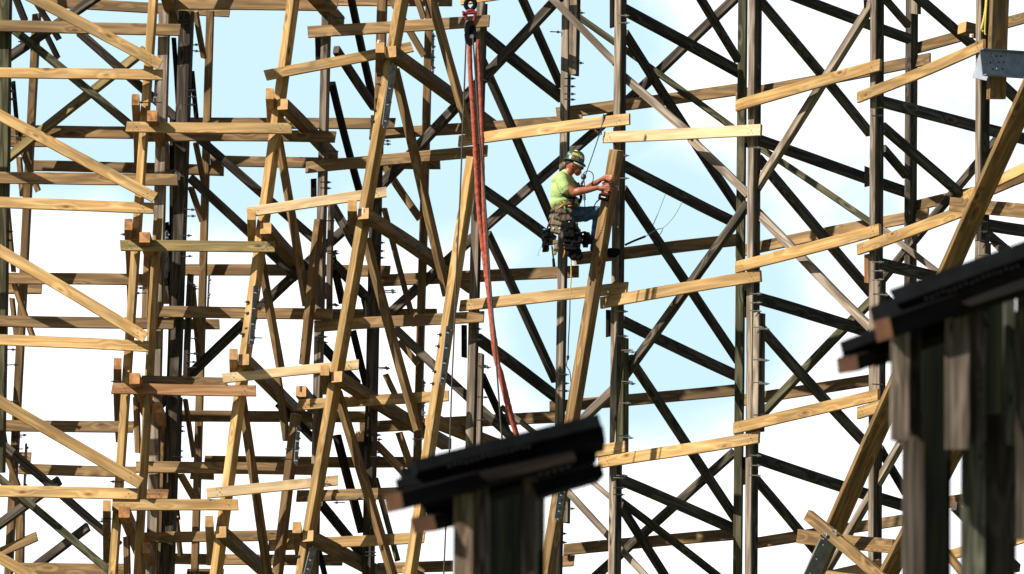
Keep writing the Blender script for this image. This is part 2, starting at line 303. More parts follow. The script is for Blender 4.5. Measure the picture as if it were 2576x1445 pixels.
# ------------------------------------------------------------------ the trestle, bent by bent
# lines: kind x1 y1 x2 y2 layer1 layer2 width material [side width] [yaw]   (picture units of 2576 x 1445)
# kinds: P post, Q splice post, B ledger board, X brace, Y strut, S cross beam running back level
BENTS = [
('p0', 'weathered_bent', 'mossy weathered double post cut by the left edge, with crossed dark braces', 'trestle bent', '''
P 10 -30 -3 955 0 0 34 gold 5 10
X 262 -22 -30 178 .35 .35 24 old
X 28 70 350 334 .3 .3 21 gold
X 366 125 14 403 .5 .5 24 olive
X -30 1090 300 1372 .3 .3 22 old
X -30 1182 300 1458 .5 .5 20 gold
X 222 1325 76 1436 .7 .7 23 old
X 150 1208 -20 1334 .7 .7 24 old
Y 33 205 46 352 .6 .6 9 dark
Y 20 525 34 685 .6 .6 11 tan
Y 0 1035 16 1140 .6 .6 12 dark
'''),
('nA', 'pine_bent', 'leftmost leaning bent of fresh pine, long diagonal planks running off the left edge', 'trestle bent', '''
P 388 -40 281 1470 -.8 -.8 19 new 6 25
Q 397 550 345 1470 -.55 -.55 19 new 5 25
B 50 -24 404 163 -1.12 -1.12 28 new
B -40 266 390 498 -1.12 -1.12 28 new
B -40 609 366 849 -1.12 -1.12 29 new
B -40 984 354 1217 -1.12 -1.12 29 new
B -40 1381 300 1585 -1.12 -1.12 28 new
B -40 184 409 189 -1.0 -1.0 27 new
B -40 509 386 525 -1.0 -1.0 28 new
B -40 857 374 872 -1.0 -1.0 28 new
B -40 1238 347 1243 -1.0 -1.0 29 new
S 341 251 346 440 -1.25 0 20 red
S 383 292 432 440 -1.2 0 21 red
S 323 565 331 800 -1.25 0 21 red
S 364 597 417 752 -1.2 0 22 red
S 296 915 301 1100 -1.25 0 21 red
S 338 953 401 1105 -1.2 0 22 red
S 395 1025 421 1098 -.7 0 18 red
S 269 1272 272 1460 -1.25 0 21 tan
S 312 1289 380 1465 -1.2 0 23 red
S 368 1378 405 1460 -.7 0 16 red
S 413 -40 441 60 -1.0 0 24 tan
Y 372 630 366 800 -.3 -.3 19 tan
Y 343 1000 347 1140 -.3 -.3 16 tan
Y 318 1350 322 1470 -.3 -.3 17 tan
'''),
('nB', 'pine_bent', 'second leaning fresh pine bent from the left, short level boards tying it leftward', 'trestle bent', '''
P 742 -30 541 1460 -.8 -.8 18 new 15 38
B 318 320 734 324 -1.0 -1.0 27 new
B 303 618 691 622 -1.0 -1.0 28 olive
B 282 978 644 984 -1.0 -1.0 28 red
B 355 957 572 962 -.7 -.7 24 tan
B 283 1271 599 1271 -1.0 -1.0 28 new
S 678 236 682 308 -1.25 0 21 new
S 711 263 838 396 -1.2 0 22 tan
S 632 540 634 605 -1.25 0 22 new
S 668 575 822 740 -1.2 0 24 tan
S 587 891 588 940 -1.25 0 22 new
S 613 905 776 1068 -1.2 0 23 tan
S 526 1311 530 1410 -1.25 0 21 new
S 556 1339 700 1470 -1.2 0 22 tan
Y 700 345 772 770 -.55 -.4 12 tan 12 45
Y 655 640 706 930 -.55 -.4 12 tan 12 45
Y 608 1000 674 1455 -.55 -.4 12 tan 13 45
Y 698 950 722 1110 -.3 -.3 20 tan
'''),
('nC', 'pine_bent', 'tallest leaning fresh pine bent, two steel plates on it and long dark cross beams behind', 'trestle bent', '''
P 1017 -30 757 1470 -.9 -.9 18 new 18 40
B 667 191 1037 118 -1.0 -.55 27 new
B 622 535 972 483 -1.0 -.55 26 pale
B 560 953 902 918 -1.0 -.55 25 pale
B 520 1242 851 1209 -1.0 -.55 26 pale
S 956 120 959 180 -1.3 0 23 tan
S 983 131 1238 318 -1.25 0 24 tan
S 886 518 889 578 -1.3 0 24 tan
S 914 538 1190 725 -1.25 0 24 tan
S 817 932 822 980 -1.3 0 23 tan
S 847 948 1123 1118 -1.25 0 24 tan
S 747 1327 754 1385 -1.3 0 23 tan
S 775 1349 990 1462 -1.25 0 24 tan
S 757 985 815 1055 -.1 0 22 tan
S 905 1098 925 1160 .0 0 18 dark
S 760 -45 850 55 -1.0 0 28 tan
Y 993 175 1125 745 -.6 -.4 13 tan 14 45
Y 920 600 1052 1082 -.6 -.4 13 tan 14 45
Y 848 985 995 1470 -.6 -.4 13 tan 14 45
Y 1078 -25 1184 348 -.5 -.4 12 tan 14 45
P 804 552 765 918 -.5 -.5 15 tan 13 40
P 745 1042 696 1460 -.5 -.5 18 tan 12 35
'''),
('nD', 'pine_bent', 'leaning pine bent just left of the red sling, steel plate near its middle', 'trestle bent', '''
P 1190 395 1032 1462 -.7 -.7 19 new 16 38
B 750 1020 1129 996 -.35 -.3 27 new
B 676 1373 1068 1353 -.35 -.3 28 new
S 1082 1056 1245 1120 -.6 0 26 tan
S 1025 1440 1090 1475 -.6 0 22 tan
'''),
('nE', 'pine_bent', 'leaning yellow pine timber that the worker is fastening, running down to the black track cap', 'trestle bent', '''
P 1552 378 1371 1470 -.55 -.55 22 tan 17 40
'''),
('nF', 'pine_bent', 'broad slanting pine braces at lower right with bolted grey plate and reddish crosspiece', 'trestle bent', '''
Y 2603 202 2020 1512 -1.2 -1.2 7 tan 46 65
Y 2507 930 2190 1525 -1.5 -1.5 7 tan 46 65
Y 2625 1095 2538 1345 -1.3 -1.3 7 tan 36 65
X 2033 1297 2245 1480 -1.75 -1.75 33 tan
B 2008 1350 2247 1375 -.75 -.75 36 tan
B 2392 514 2630 536 -.9 -.9 36 tan
'''),
('nR', 'pine_bent', 'upright pine plank at the upper right corner ending in a punched galvanised steel channel', 'trestle bent', '''
Y 2516 -30 2506 250 -.5 -.5 8 tan 42 65
B 2427 497 2650 390 -.2 -.2 28 new
B 2480 486 2650 418 .25 .25 24 tan
S 2420 70 2492 88 -.3 0 26 tan
'''),
('oA', 'weathered_bent', 'bleached grey vertical post behind the leftmost pine bent', 'trestle bent', '''
P 414 25 380 1470 0 0 26 grey 4 12
B -40 64 453 76 -.2 -.2 30 tan
B -40 447 447 454 -.2 -.2 30 tan
B -40 806 437 814 -.2 -.2 29 tan
B 340 1243 423 1244 -.2 -.2 25 red
B 343 1176 800 1181 -.2 -.2 29 tan
B 350 1354 737 1347 -.2 -.2 27 tan
X 200 83 792 604 .35 .35 22 old
Y 437 95 448 262 .1 .1 10 dark
B 350 343 844 345 -.2 -.2 29 tan
'''),
('oB', 'weathered_bent', 'dark weathered double post right of the bleached grey one, with brown struts beside it', 'trestle bent', '''
P 470 28 421 1470 .1 .1 31 old 7 14
Q 480 690 468 960 0 0 13 old 4 12
X 478 447 750 702 .35 .35 23 old
B 400 785 836 792 -.2 -.2 29 tan
X 885 560 402 1018 .5 .5 24 old
Y 492 30 513 146 .3 .5 14 tan
Y 483 180 494 298 .3 .5 10 dark
Y 492 360 513 462 .3 .5 13 tan
Y 480 472 509 556 .3 .5 15 tan
Y 485 715 501 915 .3 .5 12 tan
Y 466 1005 488 1150 .3 .5 11 tan
P 434 300 433 660 .3 .3 12 dark
P 449 620 441 960 .3 .3 16 old
P 452 1000 446 1190 .3 .3 13 dark
P 409 1100 403 1450 .45 .45 10 tan
Y 418 560 436 800 .2 .3 12 dark
Y 428 1180 448 1310 .3 .4 12 dark
Y 455 1195 490 1256 .3 .5 18 tan
Y 443 1300 454 1398 .3 .5 12 tan
'''),
('bR', 'pine_bent', 'dull pine post near the left edge seen through the crossed dark braces', 'trestle bent', '''
P 93 35 22 1470 .9 .9 19 tan 4 14
P 52 1250 49 1440 1.3 1.3 20 tan 4 14
B 20 330 342 334 .65 .65 31 tan
B -10 356 138 357 1.2 1.2 26 tan
B 80 417 563 430 1.2 1.2 27 tan
B 22 701 440 706 .55 .55 29 tan
B -10 727 105 728 1.2 1.2 25 tan
B -10 1071 336 1075 .6 .6 29 tan
B 48 1180 343 1187 .6 .6 27 tan
B 40 1431 312 1433 .5 .5 30 tan
B 20 1149 78 1150 1.2 1.2 23 red
B 93 1350 -20 1400 .8 .8 24 tan
Y 42 340 96 482 .6 .7 14 tan
Y 48 395 57 495 1.2 1.2 14 tan
Y 36 715 82 848 .6 .7 14 tan
Y 30 750 41 845 1.2 1.2 12 tan
Y -4 1085 46 1225 .6 .7 14 tan
Y 38 -8 63 54 .7 .7 18 dark
Y 93 10 149 100 .7 .7 15 dark
Y 116 88 146 148 .7 .7 14 dark
'''),
('bQ', 'pine_bent', 'slim dull pine post standing alone in the sky gap right of the dark double post', 'trestle bent', '''
P 529 28 491 1470 1.2 1.2 18 tan 3 12
B 100 5 578 31 1.4 1.4 27 tan
B 440 10 849 14 -.2 -.2 30 tan
B 435 309 993 311 1.4 1.4 28 tan
B 530 404 1107 413 1.4 1.4 27 tan
B 430 680 981 683 1.4 1.4 29 tan
B 440 817 552 816 1.5 1.5 26 tan
B 455 1047 925 1049 1.0 1.0 28 tan
B 515 1160 1045 1163 1.4 1.4 27 tan
B 480 1194 538 1196 1.5 1.5 24 tan
B 440 1406 862 1410 1.4 1.4 27 tan
B 470 1444 562 1444 1.6 1.6 25 tan
'''),
('oC', 'weathered_bent', 'grey weathered post between the second and third leaning pine bents', 'trestle bent', '''
P 821 40 787 1470 .1 .1 18 grey 8 25
Q 833 515 829 790 -.02 -.02 12 grey 5 25
Q 800 95 801 152 .2 .2 13 dark
Q 789 450 789 496 .2 .2 12 brown
B 775 81 1231 53 -.2 -.2 30 tan
B 770 422 1226 380 -.2 -.2 29 tan
B 791 822 1217 797 -.2 -.2 29 tan
B 747 1249 1250 1229 -.2 -.2 29 tan
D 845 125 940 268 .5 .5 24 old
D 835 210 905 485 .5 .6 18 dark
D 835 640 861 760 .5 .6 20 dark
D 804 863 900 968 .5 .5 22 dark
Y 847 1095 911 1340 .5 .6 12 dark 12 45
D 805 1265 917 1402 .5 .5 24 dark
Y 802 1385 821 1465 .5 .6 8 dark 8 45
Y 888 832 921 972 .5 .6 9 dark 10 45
'''),
('oD', 'weathered_bent', 'dark weathered post right of the tallest leaning pine bent, rods poking out of it', 'trestle bent', '''
P 949 290 926 1470 .25 .25 22 old 11 30
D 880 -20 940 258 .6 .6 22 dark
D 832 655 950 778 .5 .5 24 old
X 945 480 1422 -26 .55 .55 27 old
X 980 790 1500 328 1.3 2.4 24 old
X 994 827 1330 1140 .5 .5 24 old
X 828 505 897 622 .45 .45 23 old
X 700 1015 790 1105 .6 .6 20 dark
X 946 1116 1031 1205 .5 .5 20 tan
Y 945 1205 1001 1412 .8 .8 8 gold 8 45
Y 915 750 928 802 .5 .5 14 dark
'''),
('bS', 'pine_bent', 'pair of slim dull pine posts seen between the tall leaning bent and the red sling', 'trestle bent', '''
P 961 -20 948 470 .9 .9 23 tan 4 12
P 1083 -20 1048 1245 1.2 1.2 19 tan 3 12
B 800 3 1137 4 1.4 1.4 25 tan
B 1160 2 1420 -34 1.2 1.2 26 new
B 930 339 1464 303 1.6 2.1 28 tan
B 950 707 1456 683 1.4 2.1 30 tan
B 836 791 1099 790 1.4 1.4 26 tan
B 905 1076 1402 1049 1.4 2.1 29 tan
B 950 1431 1139 1424 1.4 1.4 28 tan
B 1139 1163 1240 1156 1.4 1.4 25 tan
Y 1046 -12 1066 46 1.0 1.0 16 tan
Y 983 -8 1067 140 .9 .9 17 tan
Y 966 418 1056 550 .9 .9 19 tan
Y 966 524 1044 822 1.0 1.0 8 tan 8 45
Y 1003 858 1051 916 .9 .9 15 tan
Y 969 942 993 992 .9 .9 14 tan
Y 1003 1088 1040 1195 .9 .9 18 tan
'''),
('oE', 'weathered_bent', 'weathered grey-green post directly behind the hanging red sling', 'trestle bent', '''
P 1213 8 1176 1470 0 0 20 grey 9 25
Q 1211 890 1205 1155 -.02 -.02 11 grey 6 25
Q 1168 818 1168 900 .1 .1 12 dark
B 1155 356 1584 300 -.2 -.2 29 new
B 1158 770 1578 724 -.2 -.2 29 new
D 1215 88 1412 245 .3 .3 31 old
D 1302 -28 1410 214 .4 .4 24 old
D 1211 148 1392 562 .4 .4 23 old
D 1213 478 1392 606 .3 .3 29 old
D 1226 588 1397 958 .4 .4 23 old
D 1202 852 1402 1001 .3 .3 30 old
D 1213 945 1292 1125 .4 .4 15 dark
X 1262 1025 1372 1112 .4 .4 15 old
'''),
('oF', 'weathered_bent', 'weathered post behind the worker, its paler doubled head sticking up above him', 'trestle bent', '''
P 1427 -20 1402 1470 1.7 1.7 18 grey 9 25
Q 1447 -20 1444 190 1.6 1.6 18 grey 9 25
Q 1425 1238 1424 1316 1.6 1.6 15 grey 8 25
B 1400 1152 1573 1124 -1.0 -.9 30 new
X 1385 -6 1549 160 .15 .15 20 grey
X 1440 32 1852 328 2.4 3.4 16 gold
X 1500 328 1866 -22 2.6 3.5 24 old
B 1400 286 1857 226 2.2 3.6 30 tan
B 1445 652 1853 604 -.1 3.5 31 tan
B 1383 1024 1849 982 2.2 3.6 29 tan
B 1418 1384 1845 1345 2.2 3.5 29 tan
B 1385 1414 1444 1411 2.2 2.3 28 tan
X 1420 1228 1637 1462 .3 .3 18 grey
X 1562 963 1440 1080 .5 .5 25 grey
X 1465 1191 1537 1254 .6 .6 14 grey
'''),
('oG', 'weathered_bent', 'tall weathered post right of the worker, pale new board nailed across it', 'trestle bent', '''
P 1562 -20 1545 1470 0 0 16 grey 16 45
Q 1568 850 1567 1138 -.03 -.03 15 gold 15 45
Q 1541 -12 1541 70 .1 .1 11 dark
Q 1531 780 1531 848 .1 .1 11 brown
B 1519 346 1915 327 -.22 -.2 29 pale
B 1512 763 1914 694 -.22 -.2 30 new
B 1507 1164 1910 1100 -.22 -.2 30 new
D 1572 25 1862 183 .3 .3 31 old
D 1572 84 1862 531 .45 .45 24 old
X 1558 183 1742 342 .15 .15 22 grey
X 1740 352 1884 492 .2 .2 22 grey
D 1568 417 1854 563 .3 .3 28 old
D 1568 476 1856 907 .45 .45 24 old
X 1572 945 1882 513 .12 .12 25 old
D 1564 807 1854 946 .3 .3 29 old
D 1583 902 1854 1310 .45 .45 25 old
D 1558 1206 1852 1334 .3 .3 29 old
X 1498 1452 1847 1138 2.3 3.4 23 old
D 1558 1260 1830 1472 .5 .5 17 old
D 1560 1272 1684 1468 .45 .45 22 old
'''),
('oH', 'weathered_bent', 'massive paired weathered post with narrow sunlit edge, midway between worker and right edge', 'trestle bent', '''
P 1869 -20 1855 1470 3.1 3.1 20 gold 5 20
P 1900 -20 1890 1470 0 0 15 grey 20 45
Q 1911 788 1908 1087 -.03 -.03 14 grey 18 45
Q 1880 330 1880 372 .1 .1 12 brown
Q 1880 712 1879 800 .1 .1 12 brown
Q 1874 1150 1874 1220 .1 .1 12 brown
B 1853 267 2216 164 -.22 -.2 30 new
B 1852 673 2214 578 -.22 -.2 30 new
B 1847 1078 2211 994 -.22 -.2 30 new
B 1852 240 2340 148 3.5 5.3 30 tan
B 1852 634 2335 539 3.5 5.3 30 tan
B 1850 1010 2190 957 3.5 4.8 29 tan
B 1905 1366 2272 1309 3.6 5.2 28 tan
D 1750 -26 1856 150 .45 .45 23 old
D 1903 -4 2187 334 .35 .35 26 old
X 1890 495 2200 -2 .1 .1 27 grey
D 1905 351 2280 484 .3 .3 29 old
X 1905 368 2197 564 3.2 4.4 17 gold
D 1908 400 2192 738 .35 .35 28 old
X 1890 518 2192 828 .12 .12 23 grey
D 1905 751 2200 839 .3 .3 32 old
D 1914 826 2182 1121 .35 .35 28 old
X 1915 1045 2192 758 3.4 4.4 22 gold
D 1900 1152 2282 1275 .3 .3 31 old
D 1903 1208 2052 1386 .35 .35 24 old
'''),
('oI', 'weathered_bent', 'weathered post with a wide black shaded side, standing left of the lower right track cap', 'trestle bent', '''
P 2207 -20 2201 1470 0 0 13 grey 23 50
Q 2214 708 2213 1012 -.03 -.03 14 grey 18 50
Q 2178 0 2179 20 .1 .1 10 brown
Q 2181 420 2181 470 .1 .1 11 brown
Q 2181 640 2181 712 .1 .1 12 red
B 2159 246 2476 113 -.22 -.2 29 new
B 2159 628 2482 507 -.22 -.2 30 new
B 2159 1040 2340 982 -.22 -.2 31 new
B 2075 1452 2213 1422 -.22 -.2 30 new
D 1990 -14 2287 99 .3 .3 27 old
D 2215 -16 2284 64 .3 .3 18 old
D 2293 -18 2462 126 .5 .5 26 old
D 2213 255 2630 363 .4 .4 31 old
D 2221 320 2412 486 .4 .4 27 old
D 2221 374 2278 440 .5 .5 23 old
X 2213 571 2367 691 4.5 5.2 16 grey
D 2210 663 2372 702 .3 .3 32 old
X 2205 722 2522 334 4.6 6.0 21 old
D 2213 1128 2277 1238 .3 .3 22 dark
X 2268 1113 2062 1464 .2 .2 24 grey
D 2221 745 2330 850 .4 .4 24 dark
'''),
('oJ', 'weathered_bent', 'narrow weathered post behind, between the last two on the right, with stubby doubled top', 'trestle bent', '''
P 2294 -20 2288 1470 5 5 14 old 19 50
Q 2303 -20 2303 36 4.9 4.9 18 grey 12 50
B 2290 126 2650 22 5.2 6.0 29 tan
B 2300 519 2475 478 5.2 5.8 27 tan
B 2300 1277 2480 1250 5.2 5.8 30 tan
B 2540 1312 2650 1272 1.0 1.0 30 tan
B 2540 1364 2650 1328 1.0 1.0 26 new
B 2380 1400 2480 1370 .6 .6 26 new
'''),
('oK', 'weathered_bent', 'last weathered post on the right, passing behind the steel channel to the track cap', 'trestle bent', '''
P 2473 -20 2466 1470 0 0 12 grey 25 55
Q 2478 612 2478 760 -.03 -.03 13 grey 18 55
D 2480 566 2650 590 .3 .3 32 old
D 2484 588 2630 708 .3 .3 21 old
X 2500 610 2590 695 .6 .6 14 old
D 2518 212 2610 298 .3 .3 30 old
D 2400 1275 2560 1430 .3 .3 24 old
D 2540 1085 2630 1160 .3 .3 25 old
X 2380 1388 2460 1490 .1 .1 20 tan
'''),
]
PARTN = {'D': 'brace', 'P': 'post', 'Q': 'splice_post', 'B': 'ledger_board', 'X': 'brace', 'Y': 'strut', 'S': 'cross_beam'}
def parse(line):
    f = line.split(); k = f[0]; v = list(map(float, f[1:8])); mat = f[8]
    b = float(f[9]) if len(f) > 9 else None; yaw = float(f[10]) if len(f) > 10 else None
    return k, v, mat, b, yaw
def solve_level(p1, x2, y2):
    r = ray(x2, y2); return CAMP + r * ((p1.z - CAMP.z) / r.z)
def build_line(par, line):
    k, (x1, y1, x2, y2, l1, l2, a), mat, b, yaw = parse(line)
    p1 = at(x1, y1, D(x1) + l1)
    p2 = solve_level(p1, x2, y2) if k == 'S' else at(x2, y2, D(x1) + l1 + 1.2 * abs(x2 - x1) / 197 + (.55 * abs(y2 - y1) / 197 if abs(x2 - x1) < 120 else 0)) if k == 'D' else at(x2, y2, D(x2) + l2)
    u = (BASE + D((x1 + x2) / 2) + (l1 + l2) / 2) / FPX
    d = (p2 - p1).normalized()
    def outside(x, y): return x < 0 or x > 2576 or y < 0 or y > 1445
    if outside(x1, y1): p1 = p1 - d * 1.2
    if outside(x2, y2):
        if k == 'P' and y2 > 1445: p2 = p2 + d * (p2.z / max(.2, -d.z) * 1.0)
        else: p2 = p2 + d * 1.2
    em = None; nails = False
    if k in 'PQY':
        if b: th = yaw; Wm, Tm, yw = a / math.cos(R(th)) * u, b / math.sin(R(th)) * u, th
        else: Wm, Tm, yw = a * u, (18 if k != 'Y' else 10) * u, 10
        if k == 'Y' and not b: yw = 30; Wm *= .95
    elif k == 'S':
        Wm, Tm, yw = 28 * u, a * u * (.95 if abs(x2 - x1) < 12 else 1.2), None
        em = 'end' if mat == 'red' else 'endp'
    elif k == 'B':
        Wm, Tm, yw = a * u, 8 * u, None; nails = mat in ('new', 'pale', 'red', 'olive')
    else:
        Wm, Tm, yw = a * u * .9, 16 * u, None
    if k in 'PQ' and b and mat in ('grey', 'gold') and x1 > 1150:      # laminated post: pale sistered plank on sunlit left face; grey core darkened for shade
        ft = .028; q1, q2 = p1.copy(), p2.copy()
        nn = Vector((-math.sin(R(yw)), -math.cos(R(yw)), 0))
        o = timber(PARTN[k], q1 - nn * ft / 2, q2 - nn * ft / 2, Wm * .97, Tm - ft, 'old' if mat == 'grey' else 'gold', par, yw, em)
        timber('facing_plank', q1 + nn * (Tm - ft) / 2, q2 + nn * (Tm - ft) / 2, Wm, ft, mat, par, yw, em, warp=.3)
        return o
    o = timber(PARTN[k], p1, p2, Wm, Tm, mat, par, yw, em, nails)
    if k == 'S' and mat == 'tan' and a > 40: o['label'] = ''
    return o
for key, name, label, cat, txt in BENTS:
    lines = [l for l in txt.strip().splitlines() if l.strip()]
    k, v, mat, b, yaw = parse(lines[0])
    p1, p2 = at(v[0], v[1], D(v[0]) + v[4]), at(v[2], v[3], D(v[2]) + v[5])
    base = p2 if v[3] < 1440 else Vector((p2.x, p2.y, 0))
    par = thing(key, name, label, cat, base, 'old weathered bents of the trestle' if name.startswith('w') else 'new pine bents of the trestle')
    for l in lines: build_line(par, l)
# ------------------------------------------------------------------ bolts, plates and tags on the bents
def bolt_mesh():
    bm = bmesh.new()
    cyl_bm(bm, Vector((-.11, 0, 0)), Vector((.035, 0, 0)), .0075, seg=8)
    cyl_bm(bm, Vector((-.010, 0, 0)), Vector((.010, 0, 0)), .016, seg=6)
    cyl_bm(bm, Vector((-.018, 0, 0)), Vector((-.012, 0, 0)), .021, seg=12)
    me = bpy.data.meshes.new('bolt'); bm.to_mesh(me); bm.free(); me.materials.append(M['boltm']); return me
BM = bolt_mesh()
BMD = BM.copy(); BMD.materials.clear(); BMD.materials.append(M['dsteel'])
def bolts(key, pts, lay=-.05, me=None, yaw=0):
    for x, y in pts:
        me_ = me or (BM if (x > 1550 and random.random() < .7) else BMD)
        link('bolt', me_, T[key], Matrix.Translation(at(x, y, D(x) + lay)) @ Matrix.Rotation(R(random.uniform(-4, 4) + yaw + (180 if key in ('nA', 'nB', 'nC', 'nD') or (key == 'bR' and x < 55) else 0)), 4, 'Z') @ Matrix.Rotation(R(random.uniform(-3, 3)), 4, 'Y'))
bolts('bR', [(52, 105), (48, 116), (38, 1180 - 40), (64, 1175), (63, 1150), (37, 1130), (62, 1095), (35, 1100), (62, 1060)], .8)
bolts('p0', [(31, 212), (31, 230), (32, 250), (26, 583), (26, 605), (36, 820), (37, 860), (34, 880), (40, 918), (36, 1010)], 0)
bolts('oB', [(465, 52), (466, 59), (495, 113), (495, 129), (486, 228), (486, 244), (485, 264), (485, 528), (486, 544), (476, 593), (478, 645), (490, 721), (492, 727), (492, 852), (491, 890), (488, 911), (487, 925), (456, 1073), (459, 1085), (455, 1135), (455, 1150), (440, 430), (441, 1185)], -.05)
bolts('oC', [(861, 46), (845, 381), (827, 459), (827, 474), (845, 632), (847, 638), (843, 766), (847, 769), (818, 848), (818, 862), (836, 556)], -.1)
bolts('oD', [(988, 731), (990, 736), (961, 611), (961, 632), (961, 649), (976, 355), (977, 363), (953, 1095), (955, 1106), (953, 1138), (953, 1150), (972, 925), (975, 928), (940, 1390), (940, 1398)], .1)
bolts('oE', [(1221, 921), (1228, 925), (1222, 1000), (1217, 1057), (1205, 828), (1205, 842), (1205, 856), (1218, 203)], -.1)
bolts('oF', [(1455, 26), (1464, 33), (1452, 153), (1462, 159), (1441, 198), (1441, 218), (1441, 237), (1441, 251), (1424, 943), (1425, 965), (1425, 984), (1408 + 14, 1312), (1420, 1343), (1420, 1365), (1440, 1280), (1405, 81)], 1.6)
bolts('oG', [(1585, 881), (1592, 886), (1585, 961), (1592, 966), (1580, 1015), (1578, 1097), (1587, 1102), (1576, 40), (1577, 58), (1576, 392), (1576, 449), (1572, 1085 + 112), (1565, 1203), (1565, 1228), (1565, 1245), (1573, 784), (1573, 846)], -.1)
bolts('oH', [(1914, 824), (1929, 828), (1914, 905), (1929, 907), (1914, 963), (1929, 966), (1918, 1044), (1909, 740), (1909, 762), (1909, 783), (1908, 372), (1908, 1147), (1908, 1172), (1908, 1197)], -.12)
bolts('oI', [(2219, 740), (2231, 743), (2217, 968), (2216, 272), (2216, 292), (2216, 660), (2216, 682), (2216, 704)], -.12)
bolts('oK', [(2477, 559), (2477, 583), (2477, 606), (2482, 642), (2497, 646)], -.14)
bolts('nB', [(622, 788), (621, 760), (606, 840), (648, 760), (644, 802), (638, 850), (622, 826)], -.85)
bolts('nA', [(355, 258), (386, 258), (310, 590), (353, 725), (347, 738), (286, 960), (284, 1212), (256, 1312), (260, 1306)], -.9)
bolts('nC', [(957, 186), (952, 212), (942, 278), (938, 306), (846, 1225 + 40), (751, 1205 + 195), (723, 1130), (715, 1155)], -.95)
bolts('nD', [(1106, 842), (1101, 871), (1093, 935), (1088, 965), (1042, 1105)], -.75)
def plate(key, name, x1, y1, x2, y2, w, L1, L2, yaw, nb=5, mat='steel', thick=.008, rows=2):
    p1, p2 = at(x1, y1, D(x1) + L1), at(x2, y2, D(x2) + L2)
    fm = frame_for(p1, p2, yaw); Ln = (p2 - p1).length; u = (BASE + D(x1) + L1) / FPX; Wd = w * u
    bm = bmesh.new(); box_bm(bm, Vector((0, 0, 0)), (Ln, Wd, thick)); 
    c = [e for e in bm.edges if abs(e.verts[0].co.x - e.verts[1].co.x) < 1e-6 and abs(e.verts[0].co.y - e.verts[1].co.y) < 1e-6]
    bmesh.ops.bevel(bm, geom=c, offset=Wd * .3, segments=3, affect='EDGES')
    me = bpy.data.meshes.new(name); bm.to_mesh(me); bm.free(); me.materials.append(M[mat])
    o = link(name, me, T[key], Matrix.Translation((p1 + p2) / 2) @ fm)
    PW[o.name] = Matrix.Translation((p1 + p2) / 2) @ fm
    for i in range(nb):
        for r in range(rows):
            bm = bmesh.new(); x = (i + .5) / nb * Ln - Ln / 2 + (.02 if r else -.02); yy = (r - (rows - 1) / 2) * Wd * .45 + random.uniform(-.01, .01) * 0
            cyl_bm(bm, Vector((0, 0, 0)), Vector((0, 0, .010)), .020, seg=12); cyl_bm(bm, Vector((0, 0, .01)), Vector((0, 0, .022)), .012, seg=6); cyl_bm(bm, Vector((0, 0, .02)), Vector((0, 0, .035)), .006, seg=8)
            me2 = bpy.data.meshes.new('plate_bolt'); bm.to_mesh(me2); bm.free(); me2.materials.append(M['steel'])
            b = bpy.data.objects.new('plate_bolt', me2); COL.objects.link(b); b.parent = o; b.matrix_basis = Matrix.Translation((x, yy, thick / 2))
    return o
# steel splice plates lie on the shaded faces of the leaning posts
def side_plate(key, x1, y1, x2, y2, w, L, th, nb=4): return plate(key, 'splice_plate', x1, y1, x2, y2, w / math.sin(R(th)), L, L, th - 90, nb)
side_plate('nC', 989, 158, 968, 322, 15, -1.0, 40)
side_plate('nB', 644, 714, 632, 872, 12, -.9, 38)
side_plate('nC', 790, 1372, 768, 1462, 16, -1.0, 40)
side_plate('nD', 1129, 815, 1112, 968, 12, -.8, 38)
side_plate('nC', 751, 1070, 744, 1168, 9, -.62, 35)
side_plate('nE', 1413, 1232, 1402, 1312, 18, -.66, 40)
side_plate('bQ', 526, 690, 522, 800, 4, 1.1, 40, 3)
side_plate('bR', 66, 1115, 61, 1240, 5, .78, 40, 4)
side_plate('bS', 1089, 82, 1088, 188, 6, 1.05, 40, 4)
side_plate('bS', 1065, 955, 1064, 1055, 5, 1.05, 40, 4)
side_plate('oA', 420, 580, 418, 700, 8, -.12, 40, 4)
side_plate('nA', 393, 190, 389, 260, 5, -.86, 40, 2)
plate('nF', 'splice_plate', 2088, 1348, 2022, 1490, 44, -1.5, -1.5, -25, 4, thick=.02)
for x, y in ((2078, 1346), (2101, 1337)):
    plate('nF', 'washer_plate', x - 4, y, x + 4, y, 8, -1.9, -1.9, 10, 1, rows=1)
